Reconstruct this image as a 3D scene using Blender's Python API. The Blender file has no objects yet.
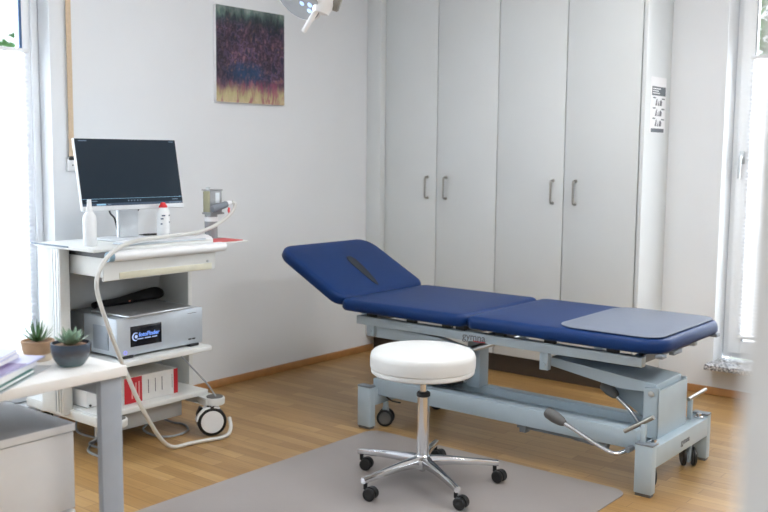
import bpy, bmesh, math, random
from mathutils import Vector, Matrix
random.seed(7)
PI = math.pi
S = bpy.context.scene
COL = S.collection

# ------------------------------------------------------------------ materials
def lin(c):
    return tuple(((v/255)/12.92 if v/255 <= .04045 else ((v/255+.055)/1.055)**2.4) for v in c)

MATS = {}
def mat(name, rgb, rough=.5, metal=0., var=.04, scale=30., bump=0., bscale=200., emit=None, es=0., coat=0., spec=.5, trans=0.):
    """principled material with a procedural noise variation"""
    if name in MATS: return MATS[name]
    m = bpy.data.materials.new(name); m.use_nodes = True
    nt = m.node_tree; b = nt.nodes['Principled BSDF']
    tc = nt.nodes.new('ShaderNodeTexCoord')
    nz = nt.nodes.new('ShaderNodeTexNoise'); nz.inputs['Scale'].default_value = scale; nz.inputs['Detail'].default_value = 3
    nt.links.new(tc.outputs['Object'], nz.inputs['Vector'])
    rp = nt.nodes.new('ShaderNodeValToRGB')
    c = lin(rgb)
    rp.color_ramp.elements[0].position = .3; rp.color_ramp.elements[1].position = .7
    rp.color_ramp.elements[0].color = tuple(max(0, v*(1-var)) for v in c)+(1,)
    rp.color_ramp.elements[1].color = tuple(min(1, v*(1+var)) for v in c)+(1,)
    nt.links.new(nz.outputs['Fac'], rp.inputs['Fac']); nt.links.new(rp.outputs['Color'], b.inputs['Base Color'])
    b.inputs['Roughness'].default_value = rough; b.inputs['Metallic'].default_value = metal
    b.inputs['Coat Weight'].default_value = coat; b.inputs['Specular IOR Level'].default_value = spec
    if trans: b.inputs['Transmission Weight'].default_value = trans
    if emit:
        b.inputs['Emission Color'].default_value = lin(emit)+(1,); b.inputs['Emission Strength'].default_value = es
    if bump:
        n2 = nt.nodes.new('ShaderNodeTexNoise'); n2.inputs['Scale'].default_value = bscale; n2.inputs['Detail'].default_value = 2
        nt.links.new(tc.outputs['Object'], n2.inputs['Vector'])
        bp = nt.nodes.new('ShaderNodeBump'); bp.inputs['Strength'].default_value = bump; bp.inputs['Distance'].default_value = .002
        nt.links.new(n2.outputs['Fac'], bp.inputs['Height']); nt.links.new(bp.outputs['Normal'], b.inputs['Normal'])
    MATS[name] = m; return m

def glass_mat():
    m = bpy.data.materials.new('window_glass'); m.use_nodes = True; nt = m.node_tree; nt.nodes.clear()
    o = nt.nodes.new('ShaderNodeOutputMaterial'); mx = nt.nodes.new('ShaderNodeMixShader')
    t = nt.nodes.new('ShaderNodeBsdfTransparent'); g = nt.nodes.new('ShaderNodeBsdfGlossy'); f = nt.nodes.new('ShaderNodeFresnel')
    g.inputs['Roughness'].default_value = .02; f.inputs['IOR'].default_value = 1.3
    nt.links.new(f.outputs[0], mx.inputs[0]); nt.links.new(t.outputs[0], mx.inputs[1]); nt.links.new(g.outputs[0], mx.inputs[2])
    nt.links.new(mx.outputs[0], o.inputs[0]); return m

def blind_mat():
    m = bpy.data.materials.new('blind_fabric'); m.use_nodes = True; nt = m.node_tree; nt.nodes.clear()
    o = nt.nodes.new('ShaderNodeOutputMaterial'); mx = nt.nodes.new('ShaderNodeMixShader'); mx.inputs[0].default_value = .45
    d = nt.nodes.new('ShaderNodeBsdfDiffuse'); t = nt.nodes.new('ShaderNodeBsdfTranslucent')
    tc = nt.nodes.new('ShaderNodeTexCoord'); n = nt.nodes.new('ShaderNodeTexNoise'); n.inputs['Scale'].default_value = 300
    r = nt.nodes.new('ShaderNodeValToRGB'); r.color_ramp.elements[0].color = (.86, .88, .9, 1); r.color_ramp.elements[1].color = (.93, .94, .96, 1)
    nt.links.new(tc.outputs['Object'], n.inputs['Vector']); nt.links.new(n.outputs['Fac'], r.inputs['Fac'])
    nt.links.new(r.outputs[0], d.inputs['Color']); nt.links.new(r.outputs[0], t.inputs['Color'])
    nt.links.new(d.outputs[0], mx.inputs[1]); nt.links.new(t.outputs[0], mx.inputs[2]); nt.links.new(mx.outputs[0], o.inputs[0]); return m

def parquet_mat():
    m = bpy.data.materials.new('oak_parquet'); m.use_nodes = True; nt = m.node_tree; L = nt.links
    b = nt.nodes['Principled BSDF']; tc = nt.nodes.new('ShaderNodeTexCoord')
    br = nt.nodes.new('ShaderNodeTexBrick')
    br.inputs['Scale'].default_value = 1; br.inputs['Brick Width'].default_value = .42; br.inputs['Row Height'].default_value = .062
    br.inputs['Mortar Size'].default_value = .0012; br.inputs['Mortar Smooth'].default_value = .3; br.inputs['Bias'].default_value = 0
    br.offset = .37; br.offset_frequency = 2
    br.inputs['Color1'].default_value = lin((160, 123, 74))+(1,); br.inputs['Color2'].default_value = lin((186, 150, 98))+(1,)
    br.inputs['Mortar'].default_value = lin((120, 86, 52))+(1,)
    L.new(tc.outputs['Object'], br.inputs['Vector'])
    mp = nt.nodes.new('ShaderNodeMapping'); mp.inputs['Scale'].default_value = (2.2, 40, 1); L.new(tc.outputs['Object'], mp.inputs['Vector'])
    n = nt.nodes.new('ShaderNodeTexNoise'); n.inputs['Scale'].default_value = 1.6; n.inputs['Detail'].default_value = 6; L.new(mp.outputs[0], n.inputs['Vector'])
    r = nt.nodes.new('ShaderNodeValToRGB'); r.color_ramp.elements[0].position = .3; r.color_ramp.elements[0].color = (.72, .68, .62, 1)
    r.color_ramp.elements[1].position = .7; r.color_ramp.elements[1].color = (1.0, 1.0, 1.0, 1); L.new(n.outputs['Fac'], r.inputs['Fac'])
    mm = nt.nodes.new('ShaderNodeMix'); mm.data_type = 'RGBA'; mm.blend_type = 'MULTIPLY'; mm.inputs[0].default_value = .75
    L.new(br.outputs['Color'], mm.inputs[6]); L.new(r.outputs[0], mm.inputs[7]); L.new(mm.outputs[2], b.inputs['Base Color'])
    b.inputs['Roughness'].default_value = .34; b.inputs['Specular IOR Level'].default_value = .5
    bp = nt.nodes.new('ShaderNodeBump'); bp.inputs['Strength'].default_value = .15; bp.inputs['Distance'].default_value = .001
    L.new(br.outputs['Fac'], bp.inputs['Height']); bp.invert = True; L.new(bp.outputs[0], b.inputs['Normal']); return m

def granite_mat():
    m = bpy.data.materials.new('granite'); m.use_nodes = True; nt = m.node_tree; L = nt.links
    b = nt.nodes['Principled BSDF']; tc = nt.nodes.new('ShaderNodeTexCoord')
    n = nt.nodes.new('ShaderNodeTexNoise'); n.inputs['Scale'].default_value = 95; n.inputs['Detail'].default_value = 4; L.new(tc.outputs['Object'], n.inputs['Vector'])
    r = nt.nodes.new('ShaderNodeValToRGB'); e = r.color_ramp.elements
    e[0].position = .38; e[0].color = lin((70, 72, 75))+(1,); e[1].position = .62; e[1].color = lin((225, 225, 226))+(1,)
    k = r.color_ramp.elements.new(.5); k.color = lin((165, 165, 168))+(1,)
    L.new(n.outputs['Fac'], r.inputs['Fac']); L.new(r.outputs[0], b.inputs['Base Color']); b.inputs['Roughness'].default_value = .25; return m

def painting_mat():
    """abstract picture: green top, dark violet middle with drips, blue pool, yellow and pink foot"""
    m = bpy.data.materials.new('abstract_paint'); m.use_nodes = True; nt = m.node_tree; L = nt.links; N = nt.nodes.new
    b = nt.nodes['Principled BSDF']; tc = N('ShaderNodeTexCoord'); sp = N('ShaderNodeSeparateXYZ'); L.new(tc.outputs['Generated'], sp.inputs[0])
    def noise(sy, sz, det=5, off=0):
        mp = N('ShaderNodeMapping'); mp.inputs['Scale'].default_value = (0, sy, sz); mp.inputs['Location'].default_value = (off, off, off)
        L.new(tc.outputs['Generated'], mp.inputs['Vector']); n = N('ShaderNodeTexNoise'); n.inputs['Scale'].default_value = 1
        n.inputs['Detail'].default_value = det; n.inputs['Roughness'].default_value = .65; L.new(mp.outputs[0], n.inputs['Vector']); return n
    def ramp(src, stops):
        r = N('ShaderNodeValToRGB'); e = r.color_ramp.elements
        e[0].position, e[0].color = stops[0][0], lin(stops[0][1])+(1,); e[1].position, e[1].color = stops[-1][0], lin(stops[-1][1])+(1,)
        for p, c in stops[1:-1]:
            k = e.new(p); k.color = lin(c)+(1,)
        L.new(src, r.inputs['Fac']); return r
    def math_(op, a, bb):
        k = N('ShaderNodeMath'); k.operation = op
        for i, v in enumerate((a, bb)):
            if isinstance(v, (int, float)): k.inputs[i].default_value = v
            else: L.new(v, k.inputs[i])
        return k.outputs[0]
    def mix(f, a, c):
        k = N('ShaderNodeMix'); k.data_type = 'RGBA'
        if isinstance(f, float): k.inputs[0].default_value = f
        else: L.new(f, k.inputs[0])
        L.new(a, k.inputs[6]); L.new(c, k.inputs[7]); return k.outputs[2]
    drip = noise(15, 4); blot = noise(8, 6.5, 3, 3.1); fine = noise(30, 20, 3, 7.7)
    z = math_('ADD', sp.outputs['Z'], math_('MULTIPLY', math_('SUBTRACT', drip.outputs['Fac'], .5), .34))
    base = ramp(z, [(0, (206, 190, 150)), (.08, (192, 182, 134)), (.14, (172, 150, 120)), (.2, (134, 96, 108)), (.26, (84, 66, 92)), (.34, (40, 58, 88)), (.44, (60, 46, 72)),
                    (.58, (72, 48, 72)), (.70, (58, 44, 62)), (.80, (28, 50, 62)), (.89, (42, 74, 74)), (.94, (104, 140, 124)), (1, (158, 178, 166))])
    cols = ramp(blot.outputs['Fac'], [(.30, (14, 28, 44)), (.42, (48, 44, 72)), (.475, (118, 92, 122)), (.51, (44, 30, 44)), (.56, (84, 58, 80)), (.62, (140, 104, 122)), (.70, (182, 122, 88))])
    midf = math_('MULTIPLY', math_('COMPARE', sp.outputs['Z'], .5), 1)
    band = N('ShaderNodeMapRange'); band.interpolation_type = 'SMOOTHSTEP'; L.new(sp.outputs['Z'], band.inputs[0])
    band.inputs[1].default_value = .1; band.inputs[2].default_value = .3; band.inputs[3].default_value = .1; band.inputs[4].default_value = .8
    band2 = N('ShaderNodeMapRange'); band2.interpolation_type = 'SMOOTHSTEP'; L.new(sp.outputs['Z'], band2.inputs[0])
    band2.inputs[1].default_value = .78; band2.inputs[2].default_value = .9; band2.inputs[3].default_value = 1; band2.inputs[4].default_value = .25
    c1 = mix(math_('MULTIPLY', band.outputs[0], band2.outputs[0]), base.outputs[0], cols.outputs[0])
    # blue pool low in the middle
    dy = math_('MULTIPLY', math_('SUBTRACT', sp.outputs['Y'], .42), 2.6); dz = math_('MULTIPLY', math_('SUBTRACT', sp.outputs['Z'], .32), 6.5)
    rr = math_('ADD', math_('MULTIPLY', dy, dy), math_('MULTIPLY', dz, dz))
    pool = N('ShaderNodeMapRange'); L.new(math_('ADD', rr, math_('MULTIPLY', fine.outputs['Fac'], .8)), pool.inputs[0])
    pool.inputs[1].default_value = .4; pool.inputs[2].default_value = 1.2; pool.inputs[3].default_value = .95; pool.inputs[4].default_value = 0
    blue = N('ShaderNodeRGB'); blue.outputs[0].default_value = lin((20, 66, 104))+(1,)
    c2 = mix(pool.outputs[0], c1, blue.outputs[0])
    sp2 = ramp(fine.outputs['Fac'], [(.3, (16, 18, 28)), (.5, (70, 60, 80)), (.7, (196, 150, 120))])
    sf = N('ShaderNodeMapRange'); L.new(fine.outputs['Fac'], sf.inputs[0]); sf.inputs[1].default_value = .56; sf.inputs[2].default_value = .7
    sf.inputs[3].default_value = 0; sf.inputs[4].default_value = .4
    c3 = mix(math_('MULTIPLY', sf.outputs[0], band2.outputs[0]), c2, sp2.outputs[0])
    # magenta and red drips near the foot
    d2 = noise(11, 3, 3, 12.3); df = N('ShaderNodeMapRange'); L.new(d2.outputs['Fac'], df.inputs[0])
    df.inputs[1].default_value = .54; df.inputs[2].default_value = .6; df.inputs[3].default_value = 0; df.inputs[4].default_value = .7
    lo = N('ShaderNodeMapRange'); lo.interpolation_type = 'SMOOTHSTEP'; L.new(sp.outputs['Z'], lo.inputs[0])
    lo.inputs[1].default_value = .2; lo.inputs[2].default_value = .27; lo.inputs[3].default_value = 1; lo.inputs[4].default_value = 0
    mag = N('ShaderNodeRGB'); mag.outputs[0].default_value = lin((156, 74, 104))+(1,)
    c4 = mix(math_('MULTIPLY', df.outputs[0], lo.outputs[0]), c3, mag.outputs[0])
    big = noise(4.5, 3.5, 2, 20.7)
    sh = ramp(big.outputs['Fac'], [(.36, (110, 122, 138)), (.5, (190, 186, 200)), (.64, (255, 250, 255))])
    mu = N('ShaderNodeMix'); mu.data_type = 'RGBA'; mu.blend_type = 'MULTIPLY'; L.new(band.outputs[0], mu.inputs[0]); L.new(c4, mu.inputs[6]); L.new(sh.outputs[0], mu.inputs[7])
    L.new(mu.outputs[2], b.inputs['Base Color']); b.inputs['Roughness'].default_value = .55
    bp = N('ShaderNodeBump'); bp.inputs['Strength'].default_value = .3; bp.inputs['Distance'].default_value = .003
    L.new(fine.outputs['Fac'], bp.inputs['Height']); L.new(bp.outputs[0], b.inputs['Normal']); return m

M = dict(
 wall=mat('wall_paint', (227, 230, 233), .85, var=.012, scale=3, bump=.15, bscale=260),
 ceil=mat('ceiling_paint', (246, 246, 247), .9, var=.01, scale=3),
 cab=mat('cabinet_laminate', (218, 222, 223), .42, var=.012, scale=4),
 cabin=mat('cabinet_edge', (150, 150, 135), .6),
 plinth=mat('plinth_brown', (72, 62, 54), .5),
 oak=mat('oak_trim', (176, 128, 80), .45, var=.12, scale=18),
 steel=mat('brushed_steel', (170, 168, 162), .32, 1., scale=60),
 chrome=mat('chrome', (222, 224, 228), .12, 1., var=.01),
 framew=mat('window_white', (240, 243, 246), .35, var=.01),
 gasket=mat('gasket_blue_grey', (70, 105, 150), .5),
 gasketd=mat('gasket_dark', (70, 78, 84), .5),
 blue=mat('blue_vinyl', (11, 46, 98), .42, var=.03, scale=8, bump=.25, bscale=420, spec=.2),
 greyvinyl=mat('grey_vinyl', (108, 117, 135), .38, var=.02),
 black=mat('black_plastic', (22, 23, 25), .45),
 blackcloth=mat('black_cloth', (16, 16, 18), .9, bump=.4, bscale=300),
 coated=mat('grey_coated_steel', (172, 188, 198), .38, var=.02, scale=12),
 coatedd=mat('dark_coated_steel', (118, 126, 134), .4, var=.03),
 rubberg=mat('grey_rubber', (98, 98, 98), .6),
 whitevinyl=mat('white_vinyl', (214, 215, 214), .45, var=.01, bump=.2, bscale=350),
 whiteplastic=mat('white_plastic', (232, 234, 236), .35, var=.01),
 cart=mat('cart_white', (216, 218, 216), .42, var=.015),
 cartgrey=mat('cart_grey', (176, 180, 182), .45, var=.02),
 alu=mat('aluminium', (196, 200, 202), .3, .85, var=.02),
 silver=mat('silver_case', (190, 198, 206), .35, .35, var=.02),
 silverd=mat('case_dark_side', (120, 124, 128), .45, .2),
 mon=mat('monitor_silver', (214, 218, 222), .35, .2, var=.01),
 screen=mat('lit_screen', (6, 8, 10), .3, spec=.2, emit=(24, 40, 54), es=.8, var=.02),
 screenbar=mat('screen_bar', (14, 18, 24), .25, emit=(52, 72, 94), es=.9),
 screenlt=mat('screen_light', (40, 50, 60), .25, emit=(150, 200, 230), es=.9),
 screendim=mat('screen_dim', (40, 50, 60), .25, emit=(120, 140, 160), es=.7),
 black_scr=mat('logo_screen', (6, 6, 9), .15, emit=(6, 8, 16), es=1.),
 logoblue=mat('logo_blue', (20, 40, 90), .3, emit=(120, 160, 246), es=.9),
 logowhite=mat('logo_white', (60, 70, 90), .3, emit=(190, 210, 255), es=.8),
 red=mat('red_print', (196, 34, 46), .5),
 redpad=mat('red_pad', (196, 84, 84), .7),
 card=mat('white_card', (226, 226, 224), .6),
 print=mat('grey_print', (112, 114, 120), .6),
 printd=mat('dark_print', (104, 110, 116), .6),
 paper=mat('paper', (240, 240, 242), .7, var=.01),
 desk=mat('desk_white', (236, 235, 233), .4, var=.01),
 deskleg=mat('desk_leg_grey', (158, 166, 176), .42, var=.02),
 pedtop=mat('pedestal_grey', (158, 162, 168), .5, var=.02),
 ped=mat('pedestal_white', (222, 222, 222), .45, var=.01),
 tan=mat('tan_ceramic', (180, 144, 110), .6, var=.12, scale=25),
 cream=mat('cream_ceramic', (222, 206, 184), .6, var=.05),
 soil=mat('gravel_mix', (150, 120, 96), .9, var=.5, scale=160, bump=.8, bscale=150),
 leafd=mat('leaf_green', (78, 118, 72), .5, var=.2, scale=40),
 leaf=mat('succulent_green', (138, 164, 142), .5, var=.2, scale=40),
 cable=mat('grey_cable', (206, 206, 202), .45, var=.01),
 cabled=mat('grey_thin_cable', (150, 156, 162), .5),
 olive=mat('olive_side', (150, 146, 118), .45, .4),
 holder=mat('holder_grey', (150, 152, 154), .4, .4),
 lampw=mat('lamp_white', (236, 237, 238), .3, var=.01),
 lampl=mat('lamp_lens', (150, 153, 156), .2, var=.03),
 led=mat('lamp_led', (200, 220, 255), .2, emit=(140, 180, 228), es=.75),
 strap=mat('shutter_strap', (206, 184, 156), .8, var=.06, scale=80),
 matv=mat('floor_mat_vinyl', (150, 143, 140), .32, var=.02, scale=6, bump=.15, bscale=200),
 purple=mat('purple_print', (108, 88, 140), .5), green=mat('green_folder', (42, 108, 98), .5),
 lilac=mat('lilac_paper', (190, 192, 226), .5), sheet=mat('clear_sleeve', (214, 222, 228), .2, spec=.6),
 bark=mat('bark', (96, 80, 64), .9, var=.3), fol=mat('foliage', (96, 142, 88), .7, var=.35, scale=6),
 copper=mat('copper', (210, 140, 110), .4, .5), panel=mat('fill_diffuser', (250, 250, 250), .5, emit=(255, 250, 242), es=3.),
 ground=mat('outside_ground', (170, 176, 160), .9, var=.1), redcap=mat('red_cap', (214, 44, 48), .35),
)
M['glass'] = glass_mat(); M['blind'] = blind_mat(); M['floor'] = parquet_mat(); M['granite'] = granite_mat(); M['art'] = painting_mat()

def pot_mat():
    m = bpy.data.materials.new('glazed_pot'); m.use_nodes = True; nt = m.node_tree; L = nt.links; b = nt.nodes['Principled BSDF']
    tc = nt.nodes.new('ShaderNodeTexCoord'); sp = nt.nodes.new('ShaderNodeSeparateXYZ'); L.new(tc.outputs['Generated'], sp.inputs[0])
    n = nt.nodes.new('ShaderNodeTexNoise'); n.inputs['Scale'].default_value = 5; L.new(tc.outputs['Generated'], n.inputs['Vector'])
    a = nt.nodes.new('ShaderNodeMath'); a.operation = 'MULTIPLY_ADD'; a.inputs[1].default_value = .35; L.new(n.outputs['Fac'], a.inputs[0]); L.new(sp.outputs['Z'], a.inputs[2])
    r = nt.nodes.new('ShaderNodeValToRGB'); e = r.color_ramp.elements
    e[0].position = .2; e[0].color = lin((84, 104, 106))+(1,); e[1].position = 1.; e[1].color = lin((58, 70, 86))+(1,)
    k = e.new(.55); k.color = lin((84, 92, 98))+(1,); k = e.new(.8); k.color = lin((68, 68, 74))+(1,)
    L.new(a.outputs[0], r.inputs['Fac']); L.new(r.outputs[0], b.inputs['Base Color']); b.inputs['Roughness'].default_value = .25; return m
M['pot'] = pot_mat()

# ------------------------------------------------------------------ geometry helpers
ORG = {}
def finish(name, bm, m, parent=None, smooth=.6):
    me = bpy.data.meshes.new(name)
    bmesh.ops.recalc_face_normals(bm, faces=bm.faces[:])
    org = Vector((0, 0, 0))
    if parent is not None: org = ORG[parent.name]
    if org.length: bmesh.ops.translate(bm, vec=-org, verts=bm.verts[:])
    bm.to_mesh(me); bm.free()
    for ms in (m if isinstance(m, (list, tuple)) else [m]): me.materials.append(ms)
    if smooth:
        for p in me.polygons: p.use_smooth = True
        me.set_sharp_from_angle(angle=smooth)
    o = bpy.data.objects.new(name, me); COL.objects.link(o)
    if parent is not None: o.parent = parent
    ORG[o.name] = org
    return o

def thing(name, label, cat, loc, group=None):
    o = bpy.data.objects.new(name, None); COL.objects.link(o); o.location = loc; o.empty_display_size = .1
    o['label'] = label; o['category'] = cat
    if group: o['group'] = group
    ORG[o.name] = Vector(loc); return o
def tag(o, label, cat, group=None):
    o['label'] = label; o['category'] = cat
    if group: o['group'] = group
    return o
def struct(o): o['kind'] = 'structure'; return o

def B(): return bmesh.new()
def box(bm, lo, hi, bev=0., seg=2, mtx=None):
    lo, hi = Vector(lo), Vector(hi)
    g = bmesh.ops.create_cube(bm, size=1)
    vs = g['verts']; c = (lo+hi)/2; s = hi-lo
    for v in vs: v.co = Vector((v.co.x*s.x, v.co.y*s.y, v.co.z*s.z))+c
    if bev:
        es = list({e for v in vs for e in v.link_edges})
        r = bmesh.ops.bevel(bm, geom=es, offset=bev, segments=seg, affect='EDGES', profile=.5)
        vs = list({v for f in r['faces'] for v in f.verts} | {v for v in vs if v.is_valid})
    if mtx is not None:
        bmesh.ops.transform(bm, matrix=mtx, verts=[v for v in vs if v.is_valid])
    return vs
def boxm(name, lo, hi, m, parent=None, bev=.002, seg=2, mtx=None):
    bm = B(); box(bm, lo, hi, bev, seg, mtx); return finish(name, bm, m, parent)

def frame_of(d, up=Vector((0, 0, 1))):
    d = Vector(d).normalized()
    if abs(d.dot(up)) > .98: up = Vector((1, 0, 0))
    x = up.cross(d).normalized(); y = d.cross(x).normalized(); return x, y, d
def spline(pts, n=8):
    """Catmull-Rom through the points"""
    P = [Vector(p) for p in pts]; P = [2*P[0]-P[1]]+P+[2*P[-1]-P[-2]]; out = []
    for i in range(1, len(P)-2):
        for k in range(n):
            t = k/n; a, b, c, d = P[i-1:i+3]
            out.append(.5*((2*b)+(c-a)*t+(2*a-5*b+4*c-d)*t*t+(3*b-a-3*c+d)*t**3))
    out.append(P[-2]); return out
def tube(bm, pts, r, seg=10, cap=True, flat=1.):
    pts = [Vector(p) for p in pts]; rad = r if isinstance(r, (list, tuple)) else [r]*len(pts)
    d0 = (pts[1]-pts[0]).normalized(); x, y, _ = frame_of(d0); rings = []
    for i, p in enumerate(pts):
        d = ((pts[min(i+1, len(pts)-1)]-pts[max(i-1, 0)])).normalized()
        x = (x-d*x.dot(d)).normalized(); y = d.cross(x)
        rings.append([bm.verts.new(p+(x*math.cos(2*PI*k/seg)+y*math.sin(2*PI*k/seg)*flat)*rad[i]) for k in range(seg)])
    for a, b in zip(rings, rings[1:]):
        for k in range(seg): bm.faces.new((a[k], a[(k+1) % seg], b[(k+1) % seg], b[k]))
    if cap:
        bm.faces.new(rings[0][::-1]); bm.faces.new(rings[-1])
def tubem(name, pts, r, m, parent=None, seg=10):
    bm = B(); tube(bm, pts, r, seg); return finish(name, bm, m, parent)
def lathe(bm, prof, o=(0, 0, 0), axis=(0, 0, 1), seg=32, up=Vector((0, 0, 1))):
    x, y, d = frame_of(axis, up); o = Vector(o); rings = []
    for r, h in prof:
        if r < 1e-6: rings.append([bm.verts.new(o+d*h)])
        else: rings.append([bm.verts.new(o+d*h+(x*math.cos(2*PI*k/seg)+y*math.sin(2*PI*k/seg))*r) for k in range(seg)])
    for a, b in zip(rings, rings[1:]):
        for k in range(seg):
            k2 = (k+1) % seg
            if len(a) == 1 and len(b) == 1: continue
            if len(a) == 1: bm.faces.new((a[0], b[k], b[k2]))
            elif len(b) == 1: bm.faces.new((a[k2], a[k], b[0]))
            else: bm.faces.new((a[k], a[k2], b[k2], b[k]))
    for ring in (rings[0], rings[-1]):
        if len(ring) > 1:
            try: bm.faces.new(ring)
            except ValueError: pass
def lathem(name, prof, m, parent=None, o=(0, 0, 0), axis=(0, 0, 1), seg=32):
    bm = B(); lathe(bm, prof, o, axis, seg); return finish(name, bm, m, parent)
def prism(bm, poly, off, bev=0., seg=2):
    """extrude a 3-D polygon along a vector"""
    off = Vector(off); a = [bm.verts.new(Vector(p)) for p in poly]; b = [bm.verts.new(Vector(p)+off) for p in poly]; n = len(a)
    fs = [bm.faces.new(a[::-1]), bm.faces.new(b)]+[bm.faces.new((a[i], a[(i+1) % n], b[(i+1) % n], b[i])) for i in range(n)]
    if bev: bmesh.ops.bevel(bm, geom=list({e for f in fs for e in f.edges}), offset=bev, segments=seg, affect='EDGES')
def prismm(name, poly, off, m, parent=None, bev=.0015, seg=2):
    bm = B(); prism(bm, poly, off, bev, seg); return finish(name, bm, m, parent)
def rrect(x0, x1, y0, y1, r, n=6):
    """rounded rectangle outline; r = one radius or four (x0y0, x1y0, x1y1, x0y1)"""
    r = r if isinstance(r, (list, tuple)) else [r]*4; out = []
    for (cx, cy, a, q) in ((x0+r[0], y0+r[0], PI, r[0]), (x1-r[1], y0+r[1], 1.5*PI, r[1]), (x1-r[2], y1-r[2], 0, r[2]), (x0+r[3], y1-r[3], .5*PI, r[3])):
        for k in range(n+1): out.append((cx+q*math.cos(a+k*PI/2/n), cy+q*math.sin(a+k*PI/2/n)))
    return out
def cushion(bm, x0, x1, y0, y1, r, levels, mtx=None, n=6, crown=0.):
    """levels: (inset, z) rings of a rounded rectangle, closed below and above"""
    r = r if isinstance(r, (list, tuple)) else [r]*4; rings = []
    for ins, z in levels:
        rings.append([bm.verts.new((x, y, z)) for x, y in rrect(x0+ins, x1-ins, y0+ins, y1-ins, [max(q-ins, .004) for q in r], n)])
    for a, b in zip(rings, rings[1:]):
        for k in range(len(a)): bm.faces.new((a[k], a[(k+1) % len(a)], b[(k+1) % len(a)], b[k]))
    bm.faces.new(rings[0][::-1]); bm.faces.new(rings[-1])
    if mtx is not None: bmesh.ops.transform(bm, matrix=mtx, verts=bm.verts[:])
def pad_levels(t, e=.02, n=6):
    out = [(e*.9, 0), (e*.35, e*.12), (0, e*.55)]
    for k in range(n+1):
        a = k/n*PI/2; out.append((e*(1-math.cos(a)), t-e+e*math.sin(a)))
    out.append((e*1.0+.03, t+.002)); out.append((e+.1, t+.004)); return out
def text(name, body, size, mtx, m, parent, ext=.0004, align='LEFT', shear=0., bold=0.):
    cu = bpy.data.curves.new(name, 'FONT'); cu.body = body; cu.size = size; cu.extrude = ext; cu.align_x = align; cu.shear = shear; cu.offset = bold
    cu.resolution_u = 3
    tmp = bpy.data.objects.new(name+'_source', cu); COL.objects.link(tmp)
    dg = bpy.context.evaluated_depsgraph_get(); me = bpy.data.meshes.new_from_object(tmp.evaluated_get(dg))
    bpy.data.objects.remove(tmp); bpy.data.curves.remove(cu)
    me.transform(mtx); me.transform(Matrix.Translation(-ORG[parent.name]))
    me.materials.clear(); me.materials.append(m); me.name = name
    o = bpy.data.objects.new(name, me); COL.objects.link(o); o.parent = parent; ORG[o.name] = ORG[parent.name]; return o
def basis(o, x, y):
    x = Vector(x).normalized(); y = Vector(y).normalized(); z = x.cross(y)
    return Matrix(((x.x, y.x, z.x, o[0]), (x.y, y.y, z.y, o[1]), (x.z, y.z, z.z, o[2]), (0, 0, 0, 1)))

# ------------------------------------------------------------------ the room
XL, YB, XR, YF, ZC = -3.942, 5.11, 1.5, -1.5, 2.62
struct(boxm('floor', (XL-.2, YF-.1, -.1), (XR+.1, YB+.25, 0), M['floor'], bev=0))
struct(boxm('ceiling', (XL-.2, YF-.1, ZC), (XR+.1, YB+.25, ZC+.1), M['ceil'], bev=0))
# left wall with the window opening (y .95..2.465, z .12..2.3)
bm = B()
for lo, hi in (((XL-.2, 2.465, 0), (XL, YB+.25, ZC)), ((XL-.2, YF, 0), (XL, .95, ZC)), ((XL-.2, .95, 0), (XL, 2.465, .12)), ((XL-.2, .95, 2.3), (XL, 2.465, ZC))): box(bm, lo, hi)
struct(finish('wall_left', bm, M['wall'], smooth=0))
# back wall with the window opening (x -1.775..-.75, z .19..2.3)
bm = B()
for lo, hi in (((XL, YB, 0), (-1.775, YB+.25, ZC)), ((-.75, YB, 0), (XR+.1, YB+.25, ZC)), ((-1.775, YB, 0), (-.75, YB+.25, .16)), ((-1.775, YB, 2.3), (-.75, YB+.25, ZC))): box(bm, lo, hi)
struct(finish('wall_back', bm, M['wall'], smooth=0))
struct(boxm('wall_right', (XR, YF, 0), (XR+.1, YB, ZC), M['wall'], bev=0))
# partition with the doorway the camera looks through
bm = B()
box(bm, (-.143, .455, 0), (XR, .57, ZC)); box(bm, (XL, .455, 0), (-1.25, .57, ZC)); box(bm, (-1.25, .455, 2.1), (-.143, .57, ZC))
struct(finish('wall_front', bm, M['wall'], smooth=0))
struct(boxm('wall_corridor', (XL, YF-.1, 0), (XR, YF, ZC), M['wall'], bev=0))
struct(boxm('baseboard_left', (XL, .57, 0), (XL+.014, 4.80, .042), M['oak'], bev=.003))
struct(boxm('baseboard_back', (-2.078, YB-.014, 0), (XR, YB, .042), M['oak'], bev=.003))

# left window
XW = -4.03
bm = B()
for lo, hi in (((XW-.07, .955, .125), (XW, 1.02, 2.295)), ((XW-.07, 2.43, .125), (XW, 2.462, 2.295)), ((XW-.07, 1.02, .125), (XW, 2.43, .19)), ((XW-.07, 1.02, 2.23), (XW, 2.43, 2.295))): box(bm, lo, hi, .004)
w1 = struct(finish('window_1', bm, M['framew']))
bm = B()
for lo, hi in (((XW-.06, 1.022, .192), (XW-.012, 1.09, 2.228)), ((XW-.06, 2.386, .192), (XW-.012, 2.428, 2.228)), ((XW-.06, 1.09, .192), (XW-.012, 2.386, .26)), ((XW-.06, 1.09, 2.16), (XW-.012, 2.386, 2.228))): box(bm, lo, hi, .004)
finish('sash', bm, M['framew'], w1)
boxm('gasket', (XW-.03, 2.374, .262), (XW-.010, 2.387, 2.158), M['gasket'], w1, bev=.002)
boxm('pane', (XW-.045, 1.088, .258), (XW-.037, 2.375, 2.162), M['glass'], w1, bev=0)
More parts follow.
